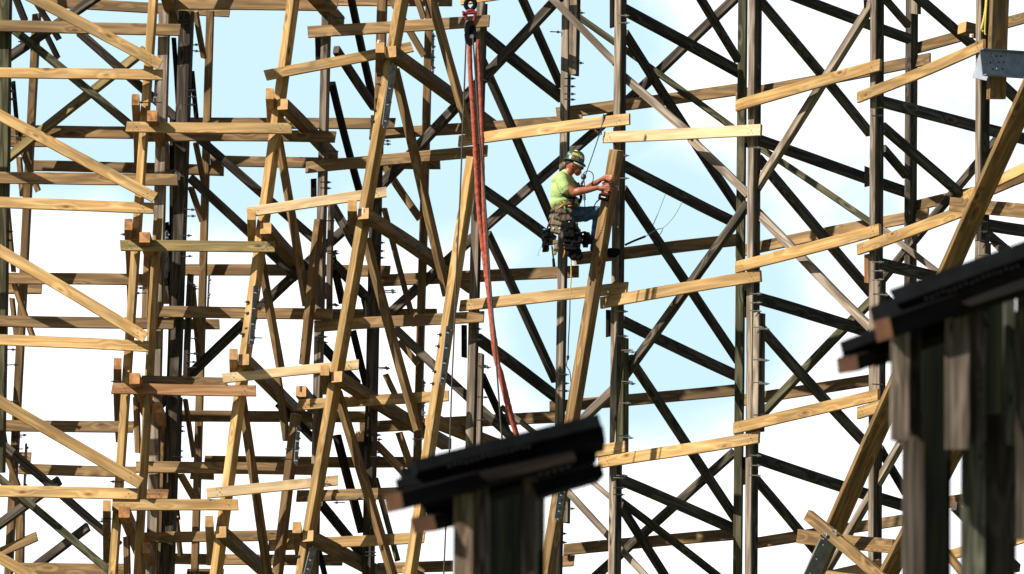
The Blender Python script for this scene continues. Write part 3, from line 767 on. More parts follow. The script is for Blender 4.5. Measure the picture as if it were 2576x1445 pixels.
# the punched steel channel on the upright plank at the upper right
def channel():
    par = T['nR']; bm = bmesh.new()
    x1, x2 = 2468, 2680
    p1, p2 = at(x1, 158, D(2480) - 1.1), at(x2, 172, D(2480) - .2)
    fm = frame_for(p1, p2, None); Ln = (p2 - p1).length; u = 92.3 / FPX; H = 64 * u
    box_bm(bm, Vector((0, 0, 0)), (Ln, H, .012))
    for s in (-1, 1): box_bm(bm, Vector((0, s * (H / 2 + .003), .03)), (Ln, .012, .07))
    o = obj('steel_channel', bm, 'steel', par, origin=Vector((0, 0, 0)))
    mw = Matrix.Translation((p1 + p2) / 2) @ fm; o.matrix_basis = mw; PW[o.name] = mw
    for k, (px, py, r) in enumerate(((2489, 147, 4), (2504, 147, 3), (2520, 150, 6), (2537, 151, 3), (2484, 164, 3), (2499, 163, 3), (2513, 166, 6), (2528, 167, 3), (2545, 169, 3), (2489, 181, 4), (2507, 182, 6), (2522, 182, 3), (2537, 184, 3))):
        # position across the channel from the picture offset, converted to metres along it
        lx = (px - x1) * u * 1.02 - Ln / 2; ly = -(py - (160 + (px - x1) * .06)) * u
        b2 = bmesh.new(); 
        if r >= 6: cyl_bm(b2, Vector((lx, ly, .006)), Vector((lx, ly, .022)), r * u, r * u * .8, seg=12)
        else: cyl_bm(b2, Vector((lx, ly, .006)), Vector((lx, ly, .009)), r * u * .8, seg=10)
        ob = obj('channel_bolt' if r >= 6 else 'punched_hole', b2, 'steel' if r >= 6 else ('endp' if px < 2492 else 'black'), None, origin=Vector((0, 0, 0))); ob.parent = o
    p1, p2 = at(2456, 167, D(2470) - .85), at(2492, 175, D(2480) - .9)
    bm = bmesh.new(); fm = frame_for(p1, p2, None); box_bm(bm, Vector((0, 0, 0)), ((p2 - p1).length, 60 * u, .03))
    o = obj('steel_bracket', bm, 'steel', par, origin=Vector((0, 0, 0))); o.matrix_basis = Matrix.Translation((p1 + p2) / 2) @ fm
channel()
def tag(key, x, y, L, w=6, h=16):
    c = at(x, y, D(x) + L); u = BASE / FPX
    bm = bmesh.new(); box_bm(bm, c, (w * u, .004, h * u)); box_bm(bm, c + Vector((.2 * w * u, -.004, 0)), (w * u * .35, .003, h * u * .75), mi=1)
    obj('paper_tag', bm, ['white', 'redp'], T[key])
tag('nC', 914, 531, -1.48); tag('nC', 953, 105, -1.55, 8, 8); tag('nC', 757, 979, -.32, 6, 16); tag('nC', 903, 1093, -.2, 6, 12); tag('oB', 432, 362, -.15, 6, 8)
tag('oG', 1572, 1124, -.3, 6, 6); tag('oK', 2444, 90, -.4, 9, 8)
# ------------------------------------------------------------------ near track caps, out of focus in front
def near(key, spec, base=-60):
    for name, x1, y1, x2, y2, w, t, off1, off2, mat, yaw in spec:
        p1 = at(x1, y1, base + off1); p2 = at(x2, y2, base + off2); u = (BASE + base) / FPX
        if y2 > 1445: d = (p2 - p1).normalized(); p2 = p2 + d * (p2.z / -d.z)
        if x2 > 2576: p2 = p2 + (p2 - p1).normalized() * .6
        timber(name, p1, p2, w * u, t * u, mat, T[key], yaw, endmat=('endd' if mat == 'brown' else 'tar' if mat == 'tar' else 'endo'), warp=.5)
thing('t1', 'coaster_track', 'blurred black track cap on dark posts at the bottom centre, tilted up to the right', 'track', Vector((at(1260, 1440, -60).x, at(1260, 1440, -60).y, 0)), 'near blurred track caps')
near('t1', [
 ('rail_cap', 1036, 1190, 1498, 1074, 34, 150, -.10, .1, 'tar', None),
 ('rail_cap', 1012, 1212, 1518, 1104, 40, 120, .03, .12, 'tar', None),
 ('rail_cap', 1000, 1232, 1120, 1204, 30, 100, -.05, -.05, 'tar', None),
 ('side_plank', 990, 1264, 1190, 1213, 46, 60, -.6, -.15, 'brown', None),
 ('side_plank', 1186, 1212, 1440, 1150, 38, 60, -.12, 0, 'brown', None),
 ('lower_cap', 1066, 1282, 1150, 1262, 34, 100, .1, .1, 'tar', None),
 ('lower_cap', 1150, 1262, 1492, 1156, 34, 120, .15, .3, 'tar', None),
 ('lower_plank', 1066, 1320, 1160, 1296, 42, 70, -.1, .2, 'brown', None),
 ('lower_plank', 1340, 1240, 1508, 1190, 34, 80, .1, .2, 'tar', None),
 ('post', 1262, 1200, 1260, 1500, 180, 60, 1.0, 1.0, 'shadefill', 0),  # wide dark backing added behind the posts to fill the gaps as shade
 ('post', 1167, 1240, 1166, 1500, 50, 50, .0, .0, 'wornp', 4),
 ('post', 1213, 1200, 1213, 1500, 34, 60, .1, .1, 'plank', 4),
 ('post', 1273, 1190, 1272, 1500, 84, 60, .75, .75, 'shadefill', 0),
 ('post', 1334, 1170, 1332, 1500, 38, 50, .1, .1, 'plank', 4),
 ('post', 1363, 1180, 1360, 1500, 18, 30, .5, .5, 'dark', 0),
])
thing('t2', 'coaster_track', 'large blurred black track cap on grey posts filling the lower right corner', 'track', Vector((at(2420, 1440, -60).x, at(2420, 1440, -60).y, 0)), 'near blurred track caps')
near('t2', [
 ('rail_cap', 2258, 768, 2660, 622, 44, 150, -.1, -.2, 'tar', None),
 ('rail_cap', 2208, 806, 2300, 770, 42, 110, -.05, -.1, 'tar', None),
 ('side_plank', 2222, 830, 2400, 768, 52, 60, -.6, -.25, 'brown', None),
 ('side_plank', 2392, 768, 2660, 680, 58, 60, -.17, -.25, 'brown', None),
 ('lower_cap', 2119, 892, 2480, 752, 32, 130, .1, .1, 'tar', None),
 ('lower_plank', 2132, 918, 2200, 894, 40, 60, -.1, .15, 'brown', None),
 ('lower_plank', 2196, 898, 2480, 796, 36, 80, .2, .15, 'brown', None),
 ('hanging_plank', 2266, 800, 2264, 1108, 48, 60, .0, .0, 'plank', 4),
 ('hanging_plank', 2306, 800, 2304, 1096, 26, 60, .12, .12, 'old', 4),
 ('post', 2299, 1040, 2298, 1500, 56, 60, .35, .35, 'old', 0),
 ('shade_backing', 2410, 780, 2409, 1112, 320, 60, 1.0, 1.0, 'shadefill', 0),  # dark sheet added under the cap where only shade would show
 ('post', 2354, 790, 2354, 1500, 76, 60, .6, .6, 'shadefill', 0),
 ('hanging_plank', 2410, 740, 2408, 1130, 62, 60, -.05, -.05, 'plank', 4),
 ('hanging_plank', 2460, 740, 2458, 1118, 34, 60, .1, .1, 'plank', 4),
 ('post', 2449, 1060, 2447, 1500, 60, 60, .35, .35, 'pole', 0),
 ('post', 2500, 720, 2498, 1100, 44, 60, .55, .55, 'shadefill', 0),
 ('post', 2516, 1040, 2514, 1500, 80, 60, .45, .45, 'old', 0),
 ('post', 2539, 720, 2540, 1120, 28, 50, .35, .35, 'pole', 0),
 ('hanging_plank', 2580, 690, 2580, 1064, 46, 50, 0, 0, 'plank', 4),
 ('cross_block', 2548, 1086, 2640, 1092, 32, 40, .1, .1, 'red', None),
])
# rows of track bolts and worn scraps along the caps
for key, a_, b_, off in (('t1', (1130, 1173), (1330, 1124), -.45), ('t1', (1360, 1196), (1430, 1176), -.25), ('t2', (2330, 752), (2560, 668), -.5)):
    n_ = int((b_[0] - a_[0]) / 13)
    for i in range(n_):
        u_ = i / max(1, n_ - 1); x_ = a_[0] + (b_[0] - a_[0]) * u_; y_ = a_[1] + (b_[1] - a_[1]) * u_ + random.uniform(-2, 2)
        bm = bmesh.new(); cyl_bm(bm, at(x_, y_, -60 + off + .1), at(x_, y_, -60 + off), .006, .005, 8); obj('track_bolt', bm, 'dsteel', T[key])
# ------------------------------------------------------------------ the hoist: block, sling and wire ropes
DH = -3.4
def dpts(L, dd=DH, k=6): return smoothline([at(x, y, dd) for x, y in L], k)
bm = bmesh.new()
pts = dpts([(1181, 100), (1183, 180), (1190, 279), (1197, 400), (1203, 507), (1214, 611), (1223, 690), (1231, 750), (1245, 890), (1261, 942), (1280, 1020), (1306, 1118)], k=30)
tube_bm(bm, pts, [.031 * (1 + .06 * math.sin(i * .9 + 3 * noise.noise(p * 3)) * abs(noise.noise(p * 2)) * 2 + .10 * noise.noise(p * 14)) for i, p in enumerate(pts)], 14)
pts = dpts([(1203, 100), (1207, 190), (1211, 300), (1214, 400), (1216, 488), (1219, 560), (1224, 646), (1233, 760), (1246, 860), (1262, 965), (1284, 1050), (1308, 1122)], DH - .05, 30)
tube_bm(bm, pts, [.025 * (1 + .06 * math.sin(i * .8 + 3 * noise.noise(p * 3)) * abs(noise.noise(p * 2)) * 2 + .10 * noise.noise(p * 15)) for i, p in enumerate(pts)], 14)
o = obj('lifting_sling', bm, 'sling'); tagit(o, 'faded red round sling hanging in two strands from the black pulley block', 'sling')
bm = bmesh.new(); tube_bm(bm, dpts([(1173, 85), (1172, 115), (1165, 300), (1157, 503), (1150, 640), (1142, 850), (1137, 960), (1130, 1150), (1121, 1336), (1114, 1500)], DH + .1), .010, 8)
for i, y in enumerate(range(120, 1440, 5)): pass
o = obj('wire_rope', bm, 'wire'); tagit(o, 'thin grey wire rope hanging left of the red sling, down to the bottom edge', 'wire rope', 'wire ropes of the hoist')
bm = bmesh.new(); tube_bm(bm, dpts([(1190, 95), (1191, 115), (1199, 230), (1207, 348), (1217, 460), (1223, 541), (1233, 700), (1243, 830), (1252, 960), (1260, 1070), (1267, 1150)], DH - .12), .011, 8)
o = obj('wire_rope', bm, 'wire'); tagit(o, 'thin dark wire rope hanging in front of the red sling strands', 'wire rope', 'wire ropes of the hoist')
t = thing('blk', 'pulley_block', 'black snatch block with red shackle hanging at the top centre above the red sling', 'pulley', at(1183, 112, DH))
def poly(name, L, dd, th, mat, par, bev=0):
    bm = bmesh.new(); vs = [bm.verts.new(at(x, y, dd)) for x, y in L]; f = bm.faces.new(vs)
    r = bmesh.ops.extrude_face_region(bm, geom=[f]); bmesh.ops.translate(bm, verts=[v for v in r['geom'] if isinstance(v, bmesh.types.BMVert)], vec=(0, th, 0))
    bmesh.ops.recalc_face_normals(bm, faces=bm.faces)
    return obj(name, bm, mat, par)
sh = [(1176, 52), (1189, 52), (1196, 68), (1199, 88), (1196, 104), (1188, 113), (1177, 113), (1170, 104), (1168, 88), (1171, 68)]
poly('cheek_plate', sh, DH - .06, .015, 'black', t); poly('cheek_plate', [(x + 1, y) for x, y in sh], DH + .06, .015, 'dsteel', t)
bm = bmesh.new(); cyl_bm(bm, at(1184, 86, DH - .035), at(1184, 86, DH + .045), .075, seg=20); obj('sheave', bm, 'dsteel', t)
bm = bmesh.new(); cyl_bm(bm, at(1187, 92, DH - .085), at(1187, 92, DH - .05), .026, .02, seg=12); obj('axle_nut', bm, 'boltm', t)
bm = bmesh.new(); tube_bm(bm, dpts([(1174, 54), (1172, 38), (1177, 28), (1190, 28), (1195, 38), (1192, 54)], DH - .02), .020, 8); obj('shackle', bm, 'redp2', t)
bm = bmesh.new(); cyl_bm(bm, at(1165, 34, DH - .02), at(1200, 32, DH - .02), .022, seg=10); cyl_bm(bm, at(1163, 34.5, DH - .02), at(1168, 34, DH - .02), .034, seg=6); obj('shackle_pin', bm, 'redp2', t)
bm = bmesh.new(); tube_bm(bm, dpts([(1182, 28), (1172, 16), (1174, 4), (1184, -2), (1194, 5), (1194, 16), (1186, 26)], DH), .028, 8); obj('hook', bm, 'black', t)
bm = bmesh.new(); tube_bm(bm, dpts([(1184, -4), (1184, -120)], DH), .022, 8); tube_bm(bm, dpts([(1170, 80), (1171, 60), (1178, 52)], DH - .1), .012, 6); obj('hoist_line', bm, 'dsteel', t)
# slings and lines
bm = bmesh.new(); tube_bm(bm, [at(1519, 292, D(1519) - .27), at(1515, 316, D(1515) - .27), at(1510, 336, D(1510) - .3)], .012, 8); tube_bm(bm, [at(1519, 290, D(1519) - .27), at(1519, 291, D(1519) - .1)], .012, 8)
ring = [at(1508 + 6 * math.cos(a), 336 + 4 * math.sin(a), D(1508) - .3) for a in [i * math.pi / 6 for i in range(13)]]; tube_bm(bm, ring, .006, 6)
o = obj('anchor_sling', bm, 'dsteel'); tagit(o, 'dark anchor strap and ring looped over the pine board above the worker', 'strap')
DW = -1.95
bm = bmesh.new(); tube_bm(bm, [at(1508, 338, D(1508) - .3), at(1490, 392, -1.95), at(1473, 440, -2.05), at(1466, 462, -2.1)], .007, 8)
arc = [(1466, 440), (1472, 433), (1482, 431), (1490, 436), (1493, 446), (1490, 458), (1482, 466), (1473, 471)]
tube_bm(bm, dpts(arc, -2.1), .006, 8)
o = obj('safety_rope', bm, 'wire'); tagit(o, 'thin safety rope running from the board ring down to the worker\'s harness', 'rope')
bm = bmesh.new(); tube_bm(bm, dpts([(1436, 652), (1437, 690), (1435, 728), (1436, 740)], -1.75), .008, 6)
o = obj('tag_rope', bm, 'ropey'); tagit(o, 'short yellow rope dangling below the worker\'s black tool bags', 'rope')
bm = bmesh.new(); tube_bm(bm, dpts([(1434, 755), (1433, 800), (1430, 860), (1429, 900)], -1.6), .007, 6)
tube_bm(bm, dpts([(1429, 900), (1425, 920), (1433, 935), (1436, 960), (1437, 985)], -1.6), .006, 6)
cyl_bm(bm, at(1429, 895, -1.6), at(1428, 906, -1.6), .02, .014, 8)
o = obj('dangling_line', bm, 'dsteel'); tagit(o, 'thin dark line with a clip hanging down beside the post under the worker', 'rope')
bm = bmesh.new()
tube_bm(bm, dpts([(1624, 595), (1650, 579), (1668, 573), (1690, 552), (1706, 528), (1716, 508)], -2.2), .005, 6)
o = obj('loose_cord', bm, ['cord']); PW[o.name] = o.matrix_basis.copy(); cdo = o
for L_ in ([(1674, 488), (1662, 520), (1650, 550), (1643, 566)], [(1668, 573), (1664, 585), (1658, 592)]):
    bm = bmesh.new(); tube_bm(bm, dpts(L_, -2.2), .005, 6); obj('cord_branch', bm, 'cord', cdo)
bm = bmesh.new(); tube_bm(bm, dpts([(1572, 617), (1596, 606), (1624, 595)], -2.2), .014, 6); obj('cord_sleeve', bm, 'black', cdo)
o = cdo; tagit(o, 'thin pale blue cord looping in the sky gap right of the worker', 'cord')
bm = bmesh.new(); tube_bm(bm, dpts([(2482, -40), (2480, 20), (2470, 70), (2466, 74), (2474, 80)], D(2480) - .35), .016, 6); tube_bm(bm, dpts([(2486, -40), (2478, 72), (2480, 88)], D(2480) - .37), .010, 6)
o = obj('tie_rope', bm, 'ropey'); tagit(o, 'yellow rope with hook tied round the last weathered post at the upper right', 'rope')
# ------------------------------------------------------------------ the worker
WD = -1.95
def wp(cx, cy, off=0): return at(1308.3 + cx * .22634, 352.2 + cy * .22634, WD + off)
WU = .22634 * (BASE + WD) / FPX        # metres per crop pixel
def caps(bm, pts, flat_=1.0):
    """pts: (cx, cy, off, r_px) chain of rounded tapering limbs"""
    for i, (x, y, o, r) in enumerate(pts):
        bmesh.ops.create_uvsphere(bm, u_segments=16, v_segments=10, radius=r * WU, matrix=Matrix.Translation(wp(x, y, o)))
        if i:
            X, Y, O, Rr = pts[i - 1]; cyl_bm(bm, wp(X, Y, O), wp(x, y, o), Rr * WU, r * WU, 16)
def ell(bm, cx, cy, off, rx, ry, rz, ang=0):
    bmesh.ops.create_uvsphere(bm, u_segments=24, v_segments=16, radius=1, matrix=Matrix.Translation(wp(cx, cy, off)) @ Matrix.Rotation(R(ang), 4, 'Y') @ Matrix.Diagonal((rx * WU, rz * WU, ry * WU, 1)))
def fuse(name, bm, mat, parent, vox=.006, sm=4, wr=0, wsc=9):
    me = bpy.data.meshes.new(name); bm.to_mesh(me); bm.free()
    o = bpy.data.objects.new(name, me); COL.objects.link(o)
    r = o.modifiers.new('r', 'REMESH'); r.mode = 'VOXEL'; r.voxel_size = vox
    s = o.modifiers.new('s', 'SMOOTH'); s.factor = .5; s.iterations = sm
    dg = bpy.context.evaluated_depsgraph_get(); dg.update()
    ne = bpy.data.meshes.new_from_object(o.evaluated_get(dg)); bpy.data.objects.remove(o)
    c = Vector((0, 0, 0))
    for v in ne.vertices: c += v.co
    c /= len(ne.vertices)
    for v in ne.vertices:
        p = v.co.copy()
        if wr: v.co += v.normal * (abs(noise.noise(p * wsc + Vector((p.z * 4, 0, 0)))) - .2) * wr
        v.co -= c
    for p in ne.polygons: p.use_smooth = True
    ne.name = name; ne.materials.clear(); ne.materials.append(M[mat])
    return link(name, ne, parent, Matrix.Translation(c))
bm = bmesh.new()
# skull, jaw, nose, chin, ear
ell(bm, 592, 262, 0, 84, 96, 76, 0); ell(bm, 628, 320, 0, 56, 72, 56, -20); ell(bm, 640, 372, 0, 32, 30, 34)
ell(bm, 664, 290, 0, 34, 52, 52); caps(bm, [(682, 288, 0, 8), (694, 322, 0, 12)]); caps(bm, [(672, 356, 0, 11), (676, 368, 0, 9)])
ell(bm, 578, 272, -.085, 12, 26, 8, -15)
caps(bm, [(565, 330, 0, 52), (525, 380, 0, 56), (490, 440, 0, 70)])
ell(bm, 470, 560, 0, 95, 170, 150); ell(bm, 470, 720, 0, 92, 100, 135)
# near arm (drill hand) and far arm
caps(bm, [(470, 460, -.15, 60), (535, 540, -.2, 50), (600, 588, -.22, 44)]); caps(bm, [(600, 585, -.22, 42), (660, 572, -.235, 46), (760, 555, -.25, 36), (865, 532, -.26, 25)])
caps(bm, [(520, 450, .16, 58), (640, 540, .15, 44), (740, 545, .05, 38)]); caps(bm, [(740, 540, .05, 36), (800, 505, 0, 36), (860, 470, -.12, 30), (915, 430, -.2, 22)])
def hand(w, k, fs, th):
    caps(bm, [(w[0], w[1], w[2], 24), (k[0], k[1], k[2], 30)]); caps(bm, [(w[0], w[1] + 12, w[2], 20), (k[0], k[1] + 22, k[2] + .015, 24)])
    for f in fs: caps(bm, f)
    caps(bm, th)
hand((880, 535, -.26), (935, 535, -.27),
     [[(950, 515, -.3, 12), (990, 512, -.31, 11), (1018, 528, -.29, 10), (1022, 545, -.26, 9)],
      [(952, 538, -.3, 12), (995, 538, -.31, 11), (1024, 556, -.29, 10), (1026, 574, -.26, 9)],
      [(950, 560, -.29, 12), (990, 564, -.31, 11), (1016, 582, -.28, 10), (1014, 596, -.25, 9)],
      [(940, 580, -.28, 11), (972, 590, -.3, 10), (994, 602, -.27, 9), (990, 612, -.25, 8)]],
     [(910, 515, -.28, 12), (945, 492, -.29, 11), (980, 492, -.3, 9)])
hand((920, 428, -.2), (970, 410, -.24),
     [[(985, 398, -.28, 12), (1030, 396, -.3, 11), (1056, 420, -.29, 10), (1062, 446, -.27, 9)],
      [(985, 412, -.28, 12), (1024, 416, -.31, 11), (1050, 442, -.3, 10), (1054, 462, -.28, 9)],
      [(980, 428, -.28, 12), (1014, 436, -.31, 11), (1038, 458, -.3, 10), (1040, 474, -.28, 9)],
      [(970, 440, -.27, 11), (1000, 452, -.3, 10), (1020, 470, -.29, 9), (1020, 480, -.27, 8)]],
     [(945, 425, -.24, 13), (985, 450, -.28, 11), (1018, 478, -.29, 9)])
person = fuse('person', bm, 'skin', None, .0055, 3)
tagit(person, 'worker in lime shirt, jeans and green hard hat, hanging by a rope and drilling', 'person')
PW[person.name] = person.matrix_basis.copy()
bm = bmesh.new()   # shirt
ell(bm, 452, 460, 0, 98, 100, 190, -12); ell(bm, 452, 575, 0, 120, 155, 172, -4); ell(bm, 475, 690, 0, 134, 95, 158)
caps(bm, [(470, 420, -.08, 62), (466, 450, -.15, 72), (500, 520, -.19, 68), (515, 545, -.2, 60)]); caps(bm, [(520, 430, .1, 66), (560, 480, .17, 62), (600, 520, .16, 55)])
caps(bm, [(512, 392, 0, 64), (480, 430, 0, 84)]); ell(bm, 600, 690, -.02, 72, 56, 120, 28); ell(bm, 560, 560, 0, 60, 90, 130)
ell(bm, 395, 700, 0, 62, 80, 120)
sh_ = fuse('shirt', bm, 'shirt', person, .008, 5, .026, 7)
bm = bmesh.new()   # jeans: the far leg steps on the board, the near one hangs
ell(bm, 480, 800, 0, 128, 96, 155)
caps(bm, [(560, 830, .06, 92), (720, 825, .05, 84), (850, 800, .02, 66), (892, 800, .02, 62)]); caps(bm, [(885, 805, .02, 64), (868, 900, .04, 62), (846, 1020, .05, 58), (832, 1150, .06, 46), (828, 1215, .06, 42)])
caps(bm, [(500, 850, -.12, 88), (560, 980, -.13, 84), (610, 1090, -.12, 74)]); caps(bm, [(610, 1090, -.1, 72), (600, 1180, 0, 66), (590, 1240, .08, 52)])
jeans = fuse('jeans', bm, 'jeans', person, .008, 4, .02, 10)
for name_, L in (('boot', [(830, 1215, .06, 44), (850, 1260, .05, 42), (930, 1275, .0, 38)]), ('boot', [(596, 1235, .06, 60), (600, 1290, .05, 56), (655, 1295, .0, 48), (560, 1260, .1, 50)]), ):
    bm = bmesh.new(); caps(bm, L); fuse(name_, bm, 'black', person, .008, 3)
bm = bmesh.new(); caps(bm, [(1000, 1240, .12, 40), (1080, 1245, .12, 40), (1050, 1275, .12, 36), (1000, 1275, .12, 34)]); fuse('boot', bm, 'black', person, .008, 3)
bm = bmesh.new(); ell(bm, 585, 240, 0, 80, 78, 80); ell(bm, 545, 258, 0, 44, 48, 66)
fuse('hair', bm, 'hair', person, .007, 2)
# hard hat
def hat():
    c = wp(602, 246, 0); rot = Matrix.Translation(c) @ Matrix.Rotation(R(15), 4, 'Y') @ Matrix.Diagonal((1, .86, 1, 1))
    bm = bmesh.new(); prof = [(.0, .150), (.035, .147), (.07, .135), (.10, .108), (.116, .07), (.121, .03), (.122, .008), (.122, 0)]
    rings = []
    for r_, z in prof:
        rings.append([bm.verts.new((r_ * math.cos(t), r_ * math.sin(t), z + (.006 if (abs(math.sin(t)) < .35 and z > .05) else 0))) for t in [2 * math.pi * j / 40 for j in range(40)]] if r_ else [bm.verts.new((0, 0, z + .006))])
    for a, b in zip(rings, rings[1:]):
        for j in range(40):
            k = (j + 1) % 40
            if len(a) == 1: bm.faces.new((a[0], b[j], b[k]))
            else: bm.faces.new((a[j], b[j], b[k], a[k]))
    for f in bm.faces: f.smooth = True
    me = bpy.data.meshes.new('hard_hat'); bm.to_mesh(me); bm.free(); me.materials.append(M['helmet'])
    h = link('hard_hat', me, person, rot); PW[h.name] = rot
    bm = bmesh.new(); prof = [(.118, .006), (.15, -.006), (.156, -.012), (.150, -.016), (.118, -.006), (.118, .006)]
    rr = [[bm.verts.new((r_ * math.cos(t) * (1.0), r_ * math.sin(t), z)) for t in [2 * math.pi * j / 40 for j in range(40)]] for r_, z in prof[:-1]]
    for a, b in zip(rr, rr[1:] + rr[:1]):
        for j in range(40): bm.faces.new((a[j], b[j], b[(j + 1) % 40], a[(j + 1) % 40])).smooth = True
    me = bpy.data.meshes.new('brim'); bm.to_mesh(me); bm.free(); me.materials.append(M['brim'])
    b = bpy.data.objects.new('brim', me); COL.objects.link(b); b.parent = h
    def sticker(t0, t1, z0, z1, mat, oval=False, proud=.003):
        bm = bmesh.new(); g = []
        for i in range(9):
            row = []
            for j in range(7):
                u, v = i / 8, j / 6
                if oval:
                    a_ = (u - .5) * 2; b_ = (v - .5) * 2; s = math.sqrt(max(0, 1 - a_ * a_)); v = .5 + b_ * .5 * s
                t = R(t0 + (t1 - t0) * u); z = z0 + (z1 - z0) * v
                # radius of the dome at z
                pr = [(.150, 0), (.147, .035), (.135, .07), (.108, .10), (.07, .116), (.03, .121), (.0, .122)]
                r_ = .12
                for (za, ra), (zb, rb) in zip(pr, pr[1:]):
                    if zb <= z <= za: r_ = ra + (rb - ra) * (za - z) / (za - zb)
                row.append(bm.verts.new(((r_ + proud) * math.cos(t), (r_ + proud) * math.sin(t), z + proud * .5)))
            g.append(row)
        for i in range(8):
            for j in range(6): bm.faces.new((g[i][j], g[i + 1][j], g[i + 1][j + 1], g[i][j + 1]))
        me = bpy.data.meshes.new('sticker'); bm.to_mesh(me); bm.free(); me.materials.append(M[mat])
        s = bpy.data.objects.new('sticker', me); COL.objects.link(s); s.parent = h
    for k in range(5): sticker(-112 + k * 10, -105 + k * 10, .060 - k * .002, .093 - k * .001, 'yellow')
    sticker(-62, -32, .042, .082, 'white', True); sticker(-56, -38, .056, .066, 'redp', True, .005)
    sticker(-150, -125, .05, .08, 'steel', True); sticker(-118, -85, .122, .138, 'white', True); sticker(-26, -10, .02, .05, 'brim', True)
    sticker(-120, -92, .016, .03, 'redp', True); sticker(-80, -66, .018, .032, 'redp', True); sticker(-165, -152, .08, .1, 'white', True)
hat()
bm = bmesh.new()
for yy in (-1, 1):
    tube_bm(bm, [wp(596, 240, yy * .100), wp(632, 262, yy * .098), wp(668, 284, yy * .086), wp(702, 302, yy * .052)], [.010, .015, .017, .011], 8)
tube_bm(bm, [wp(700, 290, -.05), wp(710, 296, 0), wp(700, 290, .05)], .007, 8)
gl = obj('safety_glasses', bm, 'wplast', person); PW[gl.name] = gl.matrix_basis.copy()
for yy in (-1, 1):
    bm = bmesh.new(); ell(bm, 686, 310, yy * .068, 25, 17, 22, 26); obj('lens', bm, 'lens', gl, True)
# harness and tool belt
belt = thing('belt', 'tool_belt', 'x', 'x', wp(470, 780, 0)); del belt['label']; del belt['category']; belt.parent = person; belt.matrix_parent_inverse = person.matrix_basis.inverted()
def softbox(bm, cx, cy, off, rx, ry, rz, ang=0):
    box_bm(bm, wp(cx, cy, off), (rx * 1.6 * WU, rz * 1.5 * WU, ry * 1.65 * WU), Matrix.Rotation(R(ang), 3, 'Y'), .004)
    box_bm(bm, wp(cx - rx * .1, cy - ry * .45, off - rz * .2 * WU), (rx * 1.75 * WU, rz * 1.5 * WU, ry * .6 * WU), Matrix.Rotation(R(ang + random.uniform(-8, 8)), 3, 'Y'), .004)
    for k in range(3): box_bm(bm, wp(cx + random.uniform(-.5, .5) * rx, cy + random.uniform(-.2, .8) * ry, off - rz * WU * .5), (rx * .5 * WU, rz * .9 * WU, ry * .7 * WU), Matrix.Rotation(R(ang + random.uniform(-20, 20)), 3, 'Y'), .003)
def pouch(name, L, mat, wr=.012, vox=.007, par=None):
    bm = bmesh.new()
    for e in L:
        if len(e) == 7: softbox(bm, *e)
        else: caps(bm, e)
    return fuse(name, bm, mat, par or belt, vox, 2, wr * .8, 16)
pouch('belt_band', [[(355, 790, -.05, 22), (400, 765, -.15, 26), (480, 735, -.2, 26), (560, 705, -.18, 24), (620, 730, -.1, 22)]], 'leather')
pouch('tool_pouch', [(470, 840, -.2, 60, 90, 45, 0), (430, 830, -.21, 40, 75, 40, 8)], 'leather', .02)
pouch('tool_pouch', [(540, 830, -.2, 46, 85, 40, -5), (555, 900, -.18, 30, 60, 34, 0)], 'leather', .02)
pouch('tool_pouch', [(410, 970, -.2, 70, 90, 48, 12), (360, 900, -.18, 34, 90, 38, 25)], 'canvas', .016)
pouch('tool_bag', [(310, 1040, -.16, 68, 56, 50, -10), (285, 1130, -.15, 46, 70, 45, 0), (285, 1200, -.14, 44, 52, 42, 0)], 'black', .02)
pouch('tool_bag', [(540, 1000, -.24, 78, 110, 50, 0), (620, 1080, -.22, 74, 100, 50, -12), (560, 1160, -.22, 88, 90, 55, 0), (620, 1270, -.2, 72, 64, 50, -10)], 'black', .03)
pouch('tool_bag', [(740, 1100, -.1, 52, 78, 46, -12), (725, 1160, -.1, 34, 46, 34, 0), (700, 1060, -.1, 40, 44, 34, 0)], 'black', .03)
pouch('tool_pouch', [(400, 1170, -.2, 34, 70, 30, -6), (388, 1240, -.2, 24, 44, 24, 0)], 'canvas', .02)
pouch('tool_pouch', [(625, 960, -.2, 26, 60, 22, -25)], 'leather', .01)
bm = bmesh.new(); cyl_bm(bm, wp(354, 1180, -.17), wp(374, 1350, -.17), 9 * WU); cyl_bm(bm, wp(370, 1320, -.17), wp(378, 1412, -.17), 15 * WU, 17 * WU); obj('hammer_handle', bm, 'black', belt)
bm = bmesh.new()
tube_bm(bm, [wp(490, 1130, -.24), wp(497, 1200, -.25), wp(498, 1250, -.25), wp(480, 1310, -.24)], 9 * WU, 8); tube_bm(bm, [wp(395, 775, -.22), wp(450, 745, -.25), wp(505, 690, -.24)], 7 * WU, 8); tube_bm(bm, [wp(535, 735, -.25), wp(578, 733, -.24)], 8 * WU, 8)
obj('orange_strap', bm, 'strapo', belt)
bm = bmesh.new(); tube_bm(bm, [wp(492, 740, -.26), wp(500, 765, -.265), wp(516, 790, -.26)], 8 * WU, 8); obj('green_clip', bm, 'strapg', belt)
bm = bmesh.new(); tube_bm(bm, [wp(258, 995, -.2), wp(290, 1000, -.22)], 9 * WU, 8); obj('blue_clip', bm, 'strapb', belt)
bm = bmesh.new(); tube_bm(bm, [wp(350, 885, -.23), wp(325, 930, -.23), wp(300, 985, -.22)], 10 * WU, 8); obj('red_screwdriver', bm, 'drillr', belt)
bm = bmesh.new(); tube_bm(bm, [wp(232, 1190, -.15), wp(208, 1240, -.15), wp(196, 1275, -.15), wp(206, 1292, -.15)], 3 * WU, 6); obj('loose_string', bm, 'cord', belt)
for (x, y) in ((372, 985), (438, 985), (545, 915), (700, 1050)):
    bm = bmesh.new(); ell(bm, x, y, -.262, 9, 9, 6); obj('rivet', bm, 'wplast', belt, True)
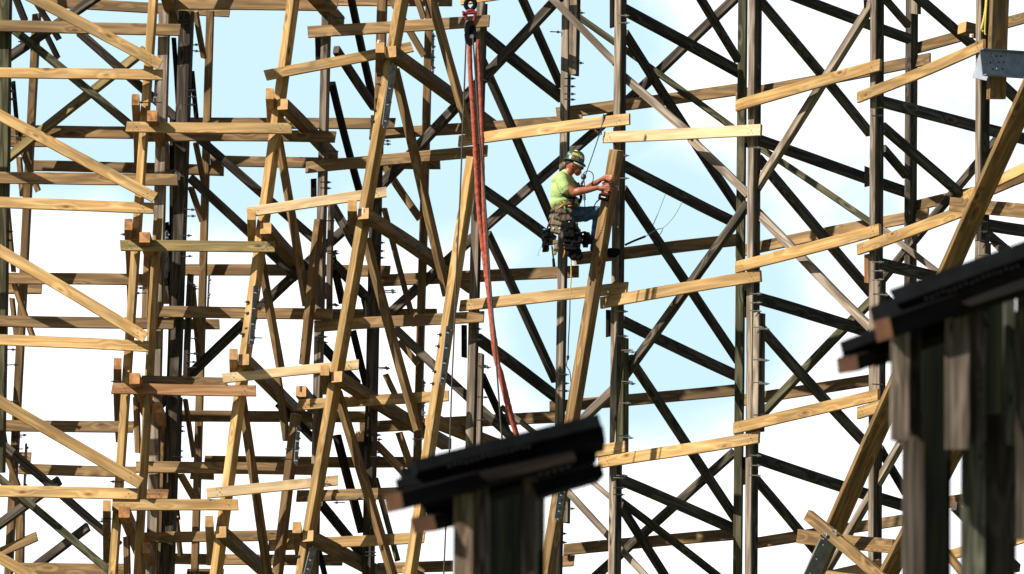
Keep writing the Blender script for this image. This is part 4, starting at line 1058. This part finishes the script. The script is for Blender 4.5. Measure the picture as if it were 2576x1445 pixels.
har = thing('har', 'harness', 'x', 'x', wp(600, 560, -.1)); del har['label']; del har['category']; har.parent = person; har.matrix_parent_inverse = person.matrix_basis.inverted()
bm = bmesh.new(); tube_bm(bm, [wp(580, 560, -.16), wp(610, 640, -.19), wp(585, 700, -.2), (wp(570, 740, -.2))], 14 * WU, 8); tube_bm(bm, [wp(640, 480, -.06), wp(670, 560, -.1), wp(680, 640, -.12), wp(660, 700, -.14)], 18 * WU, 8)
tube_bm(bm, [wp(470, 600, -.22), wp(520, 640, -.215), wp(600, 650, -.2)], 14 * WU, 8); obj('webbing', bm, 'black', har)
bm = bmesh.new(); ell(bm, 706, 412, -.15, 30, 34, 24, 20); ell(bm, 712, 396, -.17, 14, 10, 16, 0); obj('rope_grab', bm, 'dsteel', har, True)
bm = bmesh.new(); tube_bm(bm, [wp(697, 455, -.16), wp(682, 498, -.15)], 13 * WU, 8); obj('shock_pack', bm, 'drillr', har)
bm = bmesh.new(); tube_bm(bm, [wp(712, 440, -.15), wp(718, 520, -.14), (wp(716, 620, -.14)), wp(718, 680, -.14), wp(720, 745, -.14)], 4.5 * WU, 6)
for cy in (625, 655): tube_bm(bm, [wp(716 + 12 * math.cos(a), cy + 18 * math.sin(a), -.15) for a in [i * math.pi / 5 for i in range(11)]], 4 * WU, 6)
obj('lanyard_hook', bm, 'dsteel', har)
coil = [(x, 850 - 6 * math.sin(i * 1.3) * 0 + y) for i, (x, y) in enumerate([(500, -70), (540, -40), (590, -5), (650, 0), (720, -20), (780, -60), (820, -110), (850, -160), (880, -185)])]
bm = bmesh.new(); cp = smoothline([wp(x, y, -.27) for x, y in coil], 10)
cp = [p + Vector((0, .012 * math.cos(i * 1.7), .010 * math.sin(i * 1.7))) for i, p in enumerate(cp)]
tube_bm(bm, cp, 4.5 * WU, 6)
o = obj('coiled_lanyard', bm, 'black'); tagit(o, 'black coiled tool lanyard sagging across the worker\'s thigh to the drill', 'lanyard')
# drill
dr = thing('drill', 'cordless_drill', 'red and black cordless drill held in both of the worker\'s hands against the pine timber', 'drill', wp(920, 690, -.27))
def dpart(name, L, mat, vox=.005):
    bm = bmesh.new()
    for e in L:
        if len(e) == 7: ell(bm, *e)
        else: caps(bm, e)
    return fuse(name, bm, mat, dr, vox, 2)
dpart('body', [[(940, 494, -.27, 28), (985, 500, -.27, 26)], (930, 480, -.27, 20, 14, 26, 0)], 'drillr')
dpart('handle', [[(935, 510, -.26, 22), (925, 560, -.26, 20), (925, 600, -.26, 22)]], 'black')
bm = bmesh.new(); cyl_bm(bm, wp(990, 500, -.27), wp(1045, 512, -.27), 26 * WU, 16 * WU, 14); obj('chuck', bm, 'dsteel', dr)
bm = bmesh.new(); cyl_bm(bm, wp(1045, 512, -.27), wp(1086, 521, -.27), 4 * WU, 3 * WU, 8); obj('bit', bm, 'steel', dr)
bm = bmesh.new(); box_bm(bm, wp(930, 640, -.26), (118 * WU, .085, 60 * WU), Matrix.Rotation(R(12), 3, 'Y'), .008); obj('battery', bm, 'black', dr)
bm = bmesh.new(); box_bm(bm, wp(940, 606, -.265), (90 * WU, .075, 20 * WU), Matrix.Rotation(R(12), 3, 'Y'), .004); obj('battery_mount', bm, 'drillr', dr)
bm = bmesh.new(); box_bm(bm, wp(925, 636, -.31), (50 * WU, .004, 10 * WU), Matrix.Rotation(R(12), 3, 'Y')); obj('battery_print', bm, 'white', dr)
for o in list(bpy.data.objects):
    if 'label' in o.keys() and o['label'] in ('', 'x'): del o['label']
